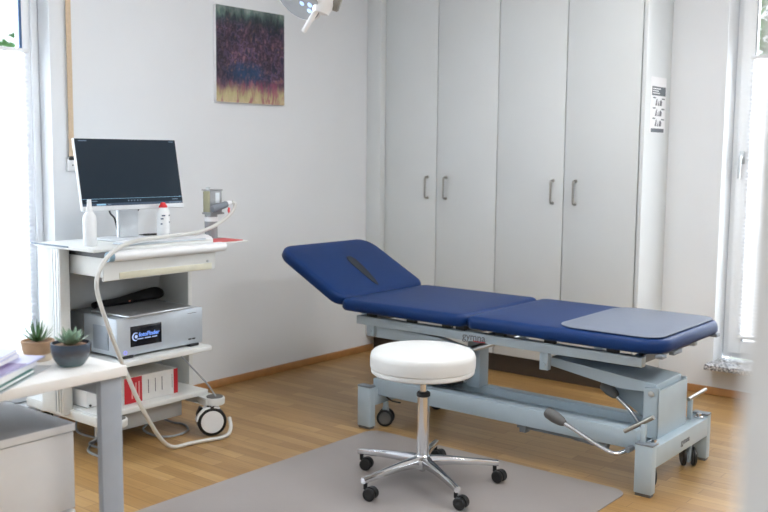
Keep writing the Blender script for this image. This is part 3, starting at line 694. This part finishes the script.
finish('logo_tagline', bm2, M['logowhite'], fp)
bm = B()
# crescent around a dot
n = 18; o_ = []; i_ = []
for k in range(n+1):
    a = math.radians(60+k*(285-60)/n); o_.append((LX, 2.450+.0185*math.cos(a), .509+.0185*math.sin(a))); i_.append((LX, 2.4525+.0145*math.cos(a), .509+.0145*math.sin(a)))
prism(bm, o_+i_[::-1], (.0006, 0, 0)); lathe(bm, [(0, 0), (.0075, 0), (.0075, .0006), (0, .0006)], (LX, 2.4525, .509), (1, 0, 0), 16)
finish('logo_mark', bm, M['logowhite'], fp, smooth=0)
bm = B(); lathe(bm, [(.009, 0), (.009, .002), (.0065, .002), (.0065, 0)], (-3.3255, 2.397, .447), (1, 0, 0), 20); finish('power_button', bm, mat('power_ring', (120, 120, 190), .3, emit=(150, 150, 255), es=.9), fp)
bm = B(); box(bm, (-3.3255, 2.738, .452), (-3.324, 2.755, .458)); box(bm, (-3.3255, 2.760, .452), (-3.324, 2.777, .458)); finish('port', bm, M['black'], fp)
bm = B(); box(bm, (-3.3255, 2.735, .572), (-3.3245, 2.785, .5745)); finish('badge', bm, M['print'], fp)
for y in (2.385, 2.745): boxm('foot', (-3.37, y, .4205), (-3.32, y+.05, .433), M['black'], t, bev=.002)
for y in (2.385, 2.745): boxm('foot', (-3.68, y, .4205), (-3.64, y+.05, .433), M['black'], t, bev=.002)
# thin slab on the case
t = thing('flat_device', 'thin grey slab with a bright silver edge lying on the computer case', 'device', (-3.44, 2.57, .597))
ms = Matrix.Translation((-3.437, 2.572, 0)) @ Matrix.Rotation(math.radians(3), 4, 'Z')
boxm('silver_base', (-.128, -.178, .597), (.128, .178, .606), M['alu'], t, .003, 2, ms)
boxm('grey_lid', (-.124, -.174, .606), (.122, .174, .6085), mat('slab_top', (128, 130, 132), .3, .3), t, .001, 1, ms)
t = thing('black_pouch', 'black cloth pouch with a copper stud behind the grey slab', 'pouch', (-3.64, 2.64, .597))
bm = B(); tube(bm, spline([(-3.62, 2.44, .610), (-3.62, 2.47, .616), (-3.622, 2.56, .616), (-3.625, 2.65, .622), (-3.628, 2.74, .630), (-3.63, 2.80, .630), (-3.63, 2.835, .620)], 5), [.010]+[.017+.0004*k for k in range(10)]+[.022+.0012*k for k in range(14)]+[.036, .034, .031, .026, .020, .012], 12, flat=.8)
for v in bm.verts: v.co.z = max(v.co.z, .5965)
finish('pouch_body', bm, M['blackcloth'], t, 1.)
lathem('stud', [(0, 0), (.006, 0), (.005, .004), (0, .005)], M['copper'], t, (-3.604, 2.625, .616), (1, 0, .2), 12)

# boxes on the lower shelf
t = thing('carton', 'white carton with red end stripes on the lower cart shelf', 'box', (-3.5, 2.59, .197))
X0, X1, y0, y1, zb, zt = -3.64, -3.40, 2.443, 2.733, .1975, .313
boxm('carton_body', (X0, y0, zb), (X1, y1, zt), M['card'], t, bev=.002)
st = boxm('red_panel', (X1-.001, y0-.0008, zb+.001), (X1+.0012, y0+.092, zt-.001), M['red'], t, bev=.0004)
bm = B()
for k, y in enumerate((.035, .055, .072)): box(bm, (X1+.0012, y0+y, zb+.02), (X1+.0016, y0+y+.008, zt-.03+.004*k))
finish('stripe_text', bm, mat('pale_print', (226, 150, 150), .6), st)
boxm('red_panel', (X1-.001, y1-.022, zb+.001), (X1+.0012, y1+.0008, zt-.001), M['red'], t, bev=.0004)
for y, w in ((.125, .004), (.163, .004), (.20, .004), (.258, .002)): boxm('printed_words', (X1, y0+y, zb+.03), (X1+.0006, y0+y+w, zt-.024), M['print'], t, bev=0)
t = thing('power_box', 'small white box with black studs at the left of the lower cart shelf', 'box', (-3.52, 2.33, .197))
boxm('box_body', (-3.66, 2.30, .200), (-3.47, 2.385, .272), M['whiteplastic'], t, bev=.004)
bm = B()
for y in (2.315, 2.37): lathe(bm, [(0, 0), (.005, 0), (.005, .006), (0, .006)], (-3.47, y, .209), (1, 0, 0), 10)
box(bm, (-3.65, 2.305, .1975), (-3.48, 2.38, .2005)); finish('stud', bm, M['black'], t)

# monitor
mc = Vector((-3.497, 2.570, 1.200)); yaw, ti = -.05, .195
nn = Vector((math.cos(yaw), math.sin(yaw), 0)); ss = Vector((-math.sin(yaw), math.cos(yaw), 0)); uu = Vector((0, 0, 1))*math.cos(ti)-nn*math.sin(ti); n3 = ss.cross(uu)
mm_ = Matrix(((ss.x, uu.x, n3.x, mc.x), (ss.y, uu.y, n3.y, mc.y), (ss.z, uu.z, n3.z, mc.z), (0, 0, 0, 1)))
t = thing('monitor', 'silver-framed flat monitor showing a dark video window on top of the cart', 'monitor', (-3.54, 2.57, .906))
W, H_ = .26, .1575
boxm('housing', (-W, -H_, -.016), (W, H_, 0), M['mon'], t, .004, 2, mm_)
sc_ = boxm('screen', (-W+.004, -H_+.020, -.001), (W-.004, H_-.003, .0008), M['screen'], t, 0, 1, mm_)
bm = B(); box(bm, (-W+.004, -H_+.020, .0008), (W-.004, -H_+.031, .0011), 0, 1, mm_); finish('task_bar', bm, M['screenbar'], sc_)
bm = B(); box(bm, (-W+.004, -H_+.050, .0008), (W-.004, -H_+.0512, .0012), 0, 1, mm_); box(bm, (-W+.07, -H_+.022, .0011), (-W+.115, -H_+.029, .0014), 0, 1, mm_)
finish('bright_line', bm, M['screenlt'], sc_)
bm = B()
for x in (-.03, -.015, .0, .016, .03): box(bm, (x-.003, -H_+.037, .0008), (x+.003, -H_+.043, .0012), 0, 1, mm_)
for a, b, y in ((-W+.02, -W+.075, -H_+.041), (W-.06, W-.03, -H_+.040), (W-.02, W-.012, -H_+.053), (-W+.02, -W+.06, H_-.012), (W-.04, W-.015, H_-.011), (W-.08, W-.012, -H_+.0255), (-W+.125, -W+.14, -H_+.0255)): box(bm, (a, y-.0018, .0011), (b, y+.0018, .0015), 0, 1, mm_)
finish('screen_control', bm, M['screendim'], sc_)
bm = B(); prism(bm, [(-3.575, 2.54, .912), (-3.575, 2.645, .912), (-3.548, 2.645, .912), (-3.548, 2.54, .912)], (.0, 0, .19), .006); finish('stand_neck', bm, M['mon'], t)
bm = B(); box(bm, (-3.56, 2.53, 1.07), (-3.49, 2.62, 1.15), .006); finish('stand_joint', bm, M['mon'], t)
bm = B(); cushion(bm, -3.66, -3.46, 2.46, 2.69, .03, [(.004, .9065), (0, .909), (0, .9125), (.004, .915)]); finish('stand_base', bm, M['mon'], t)
for s, y0_, in ((-1, 2.50), (1, 2.645)):
    tubem('monitor_cable', spline([(-3.535, y0_+s*.02, 1.08), (-3.56, y0_, 1.03), (-3.59, 2.575+s*.03, 1.0), (-3.6, 2.575+s*.01, .95)], 5), .0042, M['black'], t, 8)

# bottles
t = thing('spray_bottle', 'plain white squeeze bottle with a narrow nozzle at the left of the monitor', 'bottle', (-3.40, 2.285, .906), 'bottles on the cart top')
lathem('bottle_body', [(0, .9065), (.025, .9065), (.0278, .911), (.0278, 1.015), (.026, 1.03), (.018, 1.043), (.013, 1.05), (.013, 1.056), (0, 1.056)], M['whiteplastic'], t, (-3.40, 2.288, 0), seg=28)
lathem('nozzle', [(.0145, 1.052), (.0145, 1.062), (.0105, 1.07), (.0085, 1.092), (.0085, 1.1), (0, 1.1)], M['whiteplastic'], t, (-3.40, 2.288, 0), seg=20)
t = thing('gel_bottle', 'white bottle with a red cap and small blue print beside the monitor stand', 'bottle', (-3.43, 2.690, .906), 'bottles on the cart top')
lathem('bottle_body', [(0, .9065), (.026, .9065), (.029, .911), (.029, 1.02), (.0275, 1.032), (.022, 1.045), (.020, 1.05), (0, 1.05)], M['whiteplastic'], t, (-3.43, 2.690, 0), seg=28)
lathem('cap', [(.0195, 1.049), (.0195, 1.056), (.012, 1.066), (.009, 1.073), (0, 1.074)], M['redcap'], t, (-3.43, 2.690, 0), seg=20)
for a0, a1, z in ((-50, -20, 1.012), (15, 50, 1.012), (-60, -35, .998), (-62, -45, .975), (20, 40, .982), (-60, -40, .912), (25, 60, .912), (20, 26, .93)):
    pts = [(-3.43+.0293*math.cos(math.radians(a0+(a1-a0)*k/5)), 2.690+.0293*math.sin(math.radians(a0+(a1-a0)*k/5))) for k in range(6)]
    bm = B()
    for p, q in zip(pts, pts[1:]):
        v = [bm.verts.new((p[0], p[1], z)), bm.verts.new((q[0], q[1], z)), bm.verts.new((q[0], q[1], z+.006)), bm.verts.new((p[0], p[1], z+.006))]; bm.faces.new(v)
    finish('label_print', bm, mat('blue_print', (60, 78, 110), .5), t)

# keyboard, mouse, pad
t = thing('keyboard', 'flat pale keyboard lying on the cart top behind the handle bar', 'keyboard', (-3.34, 2.60, .906))
boxm('keyboard_body', (-3.405, 2.40, .9065), (-3.285, 2.815, .914), M['silver'], t, bev=.003)
bm = B()
for i in range(5):
    for j in range(18): box(bm, (-3.398+i*.0215, 2.408+j*.0225, .9135), (-3.380+i*.0215, 2.427+j*.0225, .9165), .001, 1)
finish('keys', bm, M['whiteplastic'], t)
tag(boxm('mouse_pad', (-3.465, 2.848, .8825), (-3.33, 3.08, .8865), M['redpad'], None, bev=.001), 'red mouse pad on the pull-out side tray of the cart', 'mouse pad')
t = thing('computer_mouse', 'white computer mouse on the red pad', 'mouse', (-3.41, 2.905, .8868))
bm = B(); bmesh.ops.create_uvsphere(bm, u_segments=24, v_segments=14, radius=1)
for v in bm.verts: v.co = Vector((-3.41+v.co.x*.032, 2.905+v.co.y*.052, .8868+max(v.co.z, 0)*.030))
bmesh.ops.remove_doubles(bm, verts=bm.verts[:], dist=1e-5); finish('mouse_body', bm, M['whiteplastic'], t, 1.)
boxm('scroll_wheel', (-3.413, 2.935, .905), (-3.407, 2.947, .9125), M['rubberg'], t, bev=.002)
t = thing('power_lead', 'short black lead curled behind the red-capped bottle', 'lead', (-3.6, 2.76, .906))
tubem('lead_wire', spline([(-3.62, 2.70, .911), (-3.64, 2.75, .911), (-3.62, 2.81, .911), (-3.57, 2.83, .911), (-3.55, 2.80, .911)], 6), .005, M['black'], t, 8)
# camera head holder
t = thing('camera_holder', 'grey metal camera holder box on a tube at the right end of the cart', 'camera holder', (-3.518, 3.046, .881))
bm = B(); box(bm, (-3.542, 3.018, 1.008), (-3.49, 3.092, 1.116), .003); finish('holder_box', bm, M['holder'], t)
boxm('side_plate', (-3.539, 3.0155, 1.012), (-3.493, 3.0185, 1.112), M['olive'], t, bev=.001)
boxm('top_lip', (-3.547, 3.012, 1.114), (-3.486, 3.095, 1.121), M['holder'], t, bev=.002)
boxm('foot_lip', (-3.547, 3.014, 1.000), (-3.482, 3.10, 1.009), M['holder'], t, bev=.002)
lathem('top_knob', [(.011, 1.12), (.011, 1.131), (0, 1.133)], M['alu'], t, (-3.522, 3.032, 0), seg=16)
boxm('label_plate', (-3.4905, 3.05, 1.055), (-3.4892, 3.076, 1.105), M['sheet'], t, bev=.0004)
lathem('tube', [(0, .8855), (.031, .8855), (.031, 1.0), (0, 1.0)], M['holder'], t, (-3.518, 3.046, 0), seg=28)
lathem('tube_band', [(.0315, .966), (.0322, .966), (.0322, .988), (.0315, .988)], M['whiteplastic'], t, (-3.518, 3.046, 0), seg=28)
boxm('holder_base', (-3.56, 3.01, .8823), (-3.475, 3.082, .886), M['holder'], t, bev=.001)
t = thing('hand_camera', 'grey handheld camera wand held in the holder with a red tag', 'camera', (-3.47, 3.06, 1.03))
ha, hb_ = Vector((-3.470, 3.01, 1.026)), Vector((-3.462, 3.098, 1.050)); dd = hb_-ha
tubem('wand_body', [ha, ha+dd*.05, ha+dd*.95, hb_], [.012, .0165, .0165, .014], mat('wand_grey', (120, 126, 134), .4), t, 16)
tubem('wand_tip', [hb_-dd*.02, hb_+dd*.18, hb_+dd*.3], [.0135, .0125, .008], M['whiteplastic'], t, 14)
bm = B(); prism(bm, [(-3.452, 3.096, 1.035), (-3.452, 3.108, 1.032), (-3.452, 3.106, 1.012), (-3.452, 3.098, 1.002), (-3.452, 3.093, 1.020)], (.003, 0, 0), .0006, 1); finish('red_tag', bm, M['redcap'], t)
# the long camera cable
C_ = [(-3.458, 3.1285, 1.0585), (-3.452, 3.142, 1.048), (-3.447, 3.118, 1.012), (-3.43, 3.05, .977), (-3.40, 2.945, .948), (-3.35, 2.805, .934), (-3.30, 2.596, .932), (-3.25, 2.39, .927), (-3.2, 2.245, .890), (-3.18, 2.177, .826), (-3.17, 2.159, .758), (-3.17, 2.189, .655), (-3.18, 2.235, .546),
      (-3.18, 2.28, .436), (-3.16, 2.331, .293), (-3.17, 2.40, .175), (-3.21, 2.49, .07), (-3.235, 2.57, .013), (-3.225, 2.66, .0095), (-3.205, 2.74, .0095), (-3.185, 2.80, .0098), (-3.182, 2.845, .018), (-3.195, 2.872, .045), (-3.22, 2.885, .08)]
tag(tubem('camera_cable', spline(C_, 8), .0088, M['cable'], None, 12), 'thick pale grey cable looping from the hand camera down past the cart to the floor', 'cable')
tag(tubem('power_cable', spline([(-3.34, 2.70, .387), (-3.30, 2.735, .33), (-3.27, 2.80, .245), (-3.255, 2.835, .185)], 6), .004, M['cabled'], None, 8), 'thin grey cable running from the middle shelf to the front castor', 'cable')
tag(tubem('floor_cable', spline([(-3.50, 2.72, .10), (-3.56, 2.68, .03), (-3.56, 2.66, .0055), (-3.44, 2.64, .0055), (-3.38, 2.69, .0055), (-3.40, 2.79, .0055), (-3.49, 2.84, .0055), (-3.57, 2.83, .0055), (-3.63, 2.79, .04), (-3.66, 2.76, .12)], 8), .0052, M['cabled'], None, 8), 'grey cable looped on the floor beside the large front castor', 'cable', 'cables on the floor')
tag(tubem('floor_cable', spline([(-3.52, 2.42, .10), (-3.55, 2.40, .03), (-3.56, 2.37, .0055), (-3.42, 2.37, .0055), (-3.36, 2.34, .0055), (-3.40, 2.30, .0055), (-3.50, 2.32, .0055), (-3.58, 2.42, .0055), (-3.55, 2.50, .0055), (-3.62, 2.45, .0055), (-3.70, 2.40, .03), (-3.70, 2.40, .10)], 8), .0052, M['cabled'], None, 8), 'tangle of grey cable on the floor under the left end of the cart', 'cable', 'cables on the floor')

# ------------------------------------------------------------------ desk, pedestal, plants, papers
t = thing('desk', 'white desk on square grey metal legs in the near left corner', 'desk', (-2.5, .95, 0))
boxm('desk_top', (-2.87, .60, .692), (-2.122, 1.535, .72), M['desk'], t, bev=.0025)
for x in (-2.165, -2.865):
    for y in (1.464, .61): boxm('leg', (x, y, 0), (x+.022, y+.067, .692), M['deskleg'], t, bev=.003)
for y in (1.472, .64): boxm('end_rail', (-2.843, y, .642), (-2.165, y+.045, .692), M['deskleg'], t, bev=.003)
boxm('long_rail', (-2.862, .68, .642), (-2.845, 1.464, .692), M['deskleg'], t, bev=.003)
t = thing('drawer_pedestal', 'white drawer pedestal with a grey top under the desk front', 'drawer unit', (-2.5, 1.17, 0))
boxm('pedestal_body', (-2.76, .92, .03), (-2.292, 1.452, .525), M['ped'], t, bev=.002)
boxm('pedestal_top', (-2.765, .915, .527), (-2.268, 1.463, .5495), [M['pedtop']], t, bev=.002)
boxm('top_edge', (-2.2685, .915, .527), (-2.2665, 1.463, .5485), M['ped'], t, bev=.0005)
for k, (za, zb_) in enumerate(((.035, .30), (.305, .523))): boxm('drawer', (-2.292, .918, za), (-2.272, 1.461, zb_), M['ped'], t, bev=.0015)
for x in (-2.72, -2.34):
    for y in (.96, 1.40): lathem('castor', [(0, 0), (.02, .0), (.022, .003), (.022, .026), (.01, .032), (0, .032)], M['black'], t, (x, y, 0), seg=18)

def leaf(bm, o, d, L, w, curl, thick):
    """pointed fleshy leaf"""
    d = Vector(d).normalized(); up = Vector((0, 0, 1)); s = d.cross(up).normalized(); n = s.cross(d); rings = []
    for k in range(7):
        f = k/6; c = Vector(o)+d*L*f+n*curl*math.sin(f*PI)*-.5*L+up*curl*L*f*f
        ww = w*(math.sin(PI*(.12+.88*f**.9))**.8 if f < 1 else .02)+.0004
        tk = thick*(1-f)**.6+.0003
        rings.append([bm.verts.new(c+s*ww*a+n*tk*b) for a, b in ((-1, .15), (0, 1), (1, .15), (0, -.6))])
    for a, b in zip(rings, rings[1:]):
        for k in range(4): bm.faces.new((a[k], a[(k+1) % 4], b[(k+1) % 4], b[k]))
    bm.faces.new(rings[0][::-1]); bm.faces.new(rings[-1])
# blue glazed pot
px0, py0 = -2.238, 1.438; zt = .72
t = thing('potted_succulent', 'green rosette succulent in a dark blue glazed bowl near the desk corner', 'plant', (px0, py0, zt), 'potted plants on the desk')
lathem('pot', [(r_*1.12, zt+h_*1.1) for r_, h_ in ((0, .0005), (.028, .0005), (.031, .003), (.041, .018), (.047, .036), (.0485, .052), (.047, .0575), (.044, .0575), (.0445, .046), (0, .046))], M['pot'], t, (px0, py0, 0), seg=40)
bm = B(); bmesh.ops.create_uvsphere(bm, u_segments=24, v_segments=10, radius=1)
for v in bm.verts: v.co = Vector((px0+v.co.x*.0492, py0+v.co.y*.0492, zt+.053+v.co.z*.006+random.uniform(-.001, .001)))
finish('gravel', bm, M['soil'], t, 1.)
bm = B()
for ring, (n, L, el, w) in enumerate(((10, .050, .46, .0098), (9, .051, .75, .0092), (7, .048, 1.0, .0082), (4, .042, 1.28, .007))):
    for k in range(n):
        a = 2*PI*(k+.5*ring)/n+random.uniform(-.15, .15); e = el+random.uniform(-.1, .1)
        leaf(bm, (px0, py0, zt+.056), (math.cos(a)*math.cos(e), math.sin(a)*math.cos(e), math.sin(e)), L*random.uniform(.9, 1.1), w, .06, .0036)
finish('leaves', bm, M['leaf'], t, 1.)
# tan pot
px1, py1 = -2.368, 1.418
t = thing('potted_aloe', 'spiky green plant in a tan and cream round pot behind the papers', 'plant', (px1, py1, zt), 'potted plants on the desk')
lathem('pot_saucer', [(0, zt+.0005), (.036, zt+.0005), (.039, zt+.004), (.040, zt+.018), (.038, zt+.02), (0, zt+.02)], M['cream'], t, (px1, py1, 0), seg=36)
lathem('pot', [(0, zt+.019), (.037, zt+.019), (.041, zt+.03), (.0425, zt+.044), (.0445, zt+.05), (.0445, zt+.055), (.040, zt+.055), (.039, zt+.047), (0, zt+.047)], M['tan'], t, (px1, py1, 0), seg=36)
bm = B(); bmesh.ops.create_uvsphere(bm, u_segments=20, v_segments=8, radius=1)
for v in bm.verts: v.co = Vector((px1+v.co.x*.0395, py1+v.co.y*.0395, zt+.049+v.co.z*.004))
finish('gravel', bm, M['soil'], t, 1.)
bm = B()
for ring, (n, L, el) in enumerate(((10, .050, .4), (9, .056, .7), (7, .058, 1.0), (4, .058, 1.3))):
    for k in range(n):
        a = 2*PI*(k+.4*ring)/n+random.uniform(-.2, .2); e = el+random.uniform(-.15, .15)
        leaf(bm, (px1, py1, zt+.05), (math.cos(a)*math.cos(e), math.sin(a)*math.cos(e), math.sin(e)), L*random.uniform(.85, 1.15), .0026, .1, .0018)
finish('leaves', bm, M['leafd'], t, 1.)

# papers on the desk, a heap from the sleeve up to the booklets
def sheet(name, label, cat, corner, lx, ly, rot, z, th, m, panel=None):
    q = math.radians(rot); cx_ = corner[0]-(lx/2*math.cos(q)-ly/2*math.sin(q)); cy_ = corner[1]-(lx/2*math.sin(q)+ly/2*math.cos(q))
    t = thing(name, label, cat, (cx_, cy_, z), 'papers on the desk')
    mx = Matrix.Translation((cx_, cy_, z)) @ Matrix.Rotation(q, 4, 'Z')
    boxm('cover', (-lx/2, -ly/2, 0), (lx/2, ly/2, min(.0015, th)), m, t, .0004, 1, mx)
    if th > .003: boxm('page_block', (-lx/2+.002, -ly/2+.002, .0015), (lx/2-.002, ly/2-.002, th-.0012), M['paper'], t, .0004, 1, mx); boxm('cover', (-lx/2, -ly/2, th-.0012), (lx/2, ly/2, th), m, t, .0004, 1, mx)
    if panel: boxm('printed_panel', (-lx/2+.001, -ly/2+.001, th), (lx/2-.001, ly/2-panel[0], th+.0006), panel[1], t, .0002, 1, mx)
    return t
sheet('document_sleeve', 'clear pale document sleeve lying flat along the desk edge', 'document sleeve', (-2.268, 1.397), .22, .30, 36, .7205, .003, M['sheet'])
sheet('folder', 'dark green folder in the paper heap', 'folder', (-2.217, 1.317), .22, .29, 36, .7240, .010, M['green'])
sheet('brochure', 'thick white brochure lying on the green folder', 'brochure', (-2.256, 1.350),   .215, .297, 37, .7345, .016, M['paper'])
sheet('lilac_brochure', 'purple and lilac brochure with its corner towards the tan pot', 'brochure', (-2.255, 1.372),   .215, .297, 33, .7510, .004, M['lilac'], (.10, M['purple']))
sheet('booklet', 'grey-edged booklet below the topmost one on the paper heap', 'booklet', (-2.285, 1.315), .21, .297, 36, .7561, .010, M['paper'])
sheet('booklet', 'pale lilac booklet topmost on the paper heap', 'booklet', (-2.29, 1.312), .21, .297, 39, .7666, .011, M['lilac'])
# ------------------------------------------------------------------ examination lamp
t = thing('examination_lamp', 'white examination lamp head with glowing lens and rod handle hanging at the top', 'lamp', (-2.41, 2.53, ZC))
lc = Vector((-2.424, 2.527, 1.858)); ln = Vector((-.05, -.714, -.692)).normalized()
lathem('lamp_head', [(0, -.055), (.035, -.055), (.06, -.045), (.085, -.022), (.096, 0), (.097, .010), (.093, .014), (0, .014)], M['lampw'], t, lc, ln, 44)
lens = lathem('lens', [(.091, .0135), (.088, .0165), (.05, .0185), (0, .019)], M['lampl'], t, lc, ln, 44)
bm = B(); lx_, ly_, _ = frame_of(ln); mj = Vector((.688, .477, -.539)); mj = (mj-ln*mj.dot(ln)).normalized(); mn = ln.cross(mj)
for a, b in ((.05, .018), (.055, -.012), (.02, .0), (-.03, -.01)):
    lathe(bm, [(0, .018), (.0105, .018), (.009, .0205), (0, .021)], lc+mj*a+mn*b, ln, 14)
finish('led', bm, M['led'], lens)
rb = Vector((-2.356, 2.562, 1.822))
bm = B(); tube(bm, [rb+Vector((.01, .01, .05)), rb+Vector((.006, .006, .01)), rb-Vector((-.0, .0, .022))], [.045, .042, .030], 20); finish('handle_block', bm, M['lampw'], t)
tubem('rod_handle', [rb+Vector((0, -.01, 0)), Vector((-2.396, 2.518, 1.736)), Vector((-2.398, 2.516, 1.732))], [.0105, .0095, .007], M['lampw'], t, 16)
bm = B(); lathe(bm, [(0, 0), (.032, 0), (.035, .006), (.035, .02), (.03, .026), (0, .026)], (-2.325, 2.60, 1.846), (.6, .5, -.25), 24); finish('joint_knob', bm, mat('joint_grey', (140, 138, 130), .4, .3), t)
tubem('arm', spline([(-2.345, 2.585, 1.87), (-2.30, 2.64, 1.95), (-2.22, 2.76, 2.12), (-2.2, 2.8, 2.28), (-2.2, 2.8, ZC-.04)], 6), .018, M['lampw'], t, 14)
lathem('ceiling_rose', [(.018, ZC-.06), (.07, ZC-.03), (.075, ZC), (0, ZC)], M['lampw'], t, (-2.2, 2.8, 0), seg=30)

# ------------------------------------------------------------------ added ceiling fill panels, and daylight
def fill_panel(x, y, label, p, sx=.6, sy=1.2, col=(.95, .985, 1.)):  # unseen panel with an area lamp, added to fill the room with light
    t = thing('added_fill_panel', label, 'fill light', (x, y, ZC), 'added fill panels')
    boxm('housing', (x-sx/2, y-sy/2, ZC-.04), (x+sx/2, y+sy/2, ZC-.0005), M['lampw'], t, .003)
    boxm('diffuser', (x-sx/2+.02, y-sy/2+.02, ZC-.043), (x+sx/2-.02, y+sy/2-.02, ZC-.0395), M['panel'], t, 0)
    l = bpy.data.lights.new('fill_light', 'AREA'); l.shape = 'RECTANGLE'; l.size = sx-.05; l.size_y = sy-.05; l.energy = p; l.color = col
    o = bpy.data.objects.new('fill_light', l); COL.objects.link(o); o.location = (x, y, ZC-.05)
fill_panel(-2.0, 3.2, 'added white fill panel, out of view above the couch', 14)
fill_panel(.3, 2.9, 'added white fill panel, out of view above the doorway side of the room', 34)
fill_panel(-.3, -.5, 'added white fill panel, out of view in the corridor', 14)
def daylight(name, loc, target, sx, sy, p, col):
    l = bpy.data.lights.new(name, 'AREA'); l.shape = 'RECTANGLE'; l.size = sx; l.size_y = sy; l.energy = p; l.color = col
    o = bpy.data.objects.new(name, l); COL.objects.link(o); o.location = loc
    o.rotation_euler = (Vector(target)-Vector(loc)).to_track_quat('-Z', 'Y').to_euler()
daylight('daylight_left', (-4.75, 1.60, 1.5), (-3.5, 1.70, 1.15), 1.7, 2.4, 240, (.86, .93, 1.))
daylight('daylight_right', (-1.25, 5.95, 1.5), (-1.25, 5.0, 1.2), 1.4, 2.4, 215, (.9, .95, 1.))

wd = bpy.data.worlds.new('sky'); S.world = wd; wd.use_nodes = True
bg = wd.node_tree.nodes['Background']; bg.inputs['Color'].default_value = (.86, .94, 1., 1); bg.inputs['Strength'].default_value = 2.2

# ------------------------------------------------------------------ camera
F = 945.
cam = bpy.data.cameras.new('camera'); cam.sensor_width = 36; cam.lens = F/768*36; cam.clip_start = .02
co = bpy.data.objects.new('camera', cam); COL.objects.link(co); S.camera = co
yaw, pit, rol = -.6755, .1079, .0096
f = Vector((math.sin(yaw)*math.cos(pit), math.cos(yaw)*math.cos(pit), -math.sin(pit)))
r_ = Vector((math.cos(yaw), -math.sin(yaw), 0)); u_ = r_.cross(f)
r2 = r_*math.cos(rol)+u_*math.sin(rol); u2 = -r_*math.sin(rol)+u_*math.cos(rol)
co.matrix_world = Matrix(((r2.x, u2.x, -f.x, 0), (r2.y, u2.y, -f.y, 0), (r2.z, u2.z, -f.z, 1.30), (0, 0, 0, 1)))
cam.dof.use_dof = True; cam.dof.focus_distance = 3.7; cam.dof.aperture_fstop = 3.2
S.view_settings.view_transform = 'Standard'; S.view_settings.look = 'None'; S.view_settings.gamma = 1; S.view_settings.exposure = .17
S.view_settings.use_curve_mapping = False
S.cycles.use_denoising = True; S.cycles.max_bounces = 10; S.cycles.diffuse_bounces = 6; S.cycles.transparent_max_bounces = 12
S.cycles.caustics_reflective = False; S.cycles.caustics_refractive = False; S.cycles.sample_clamp_indirect = 6
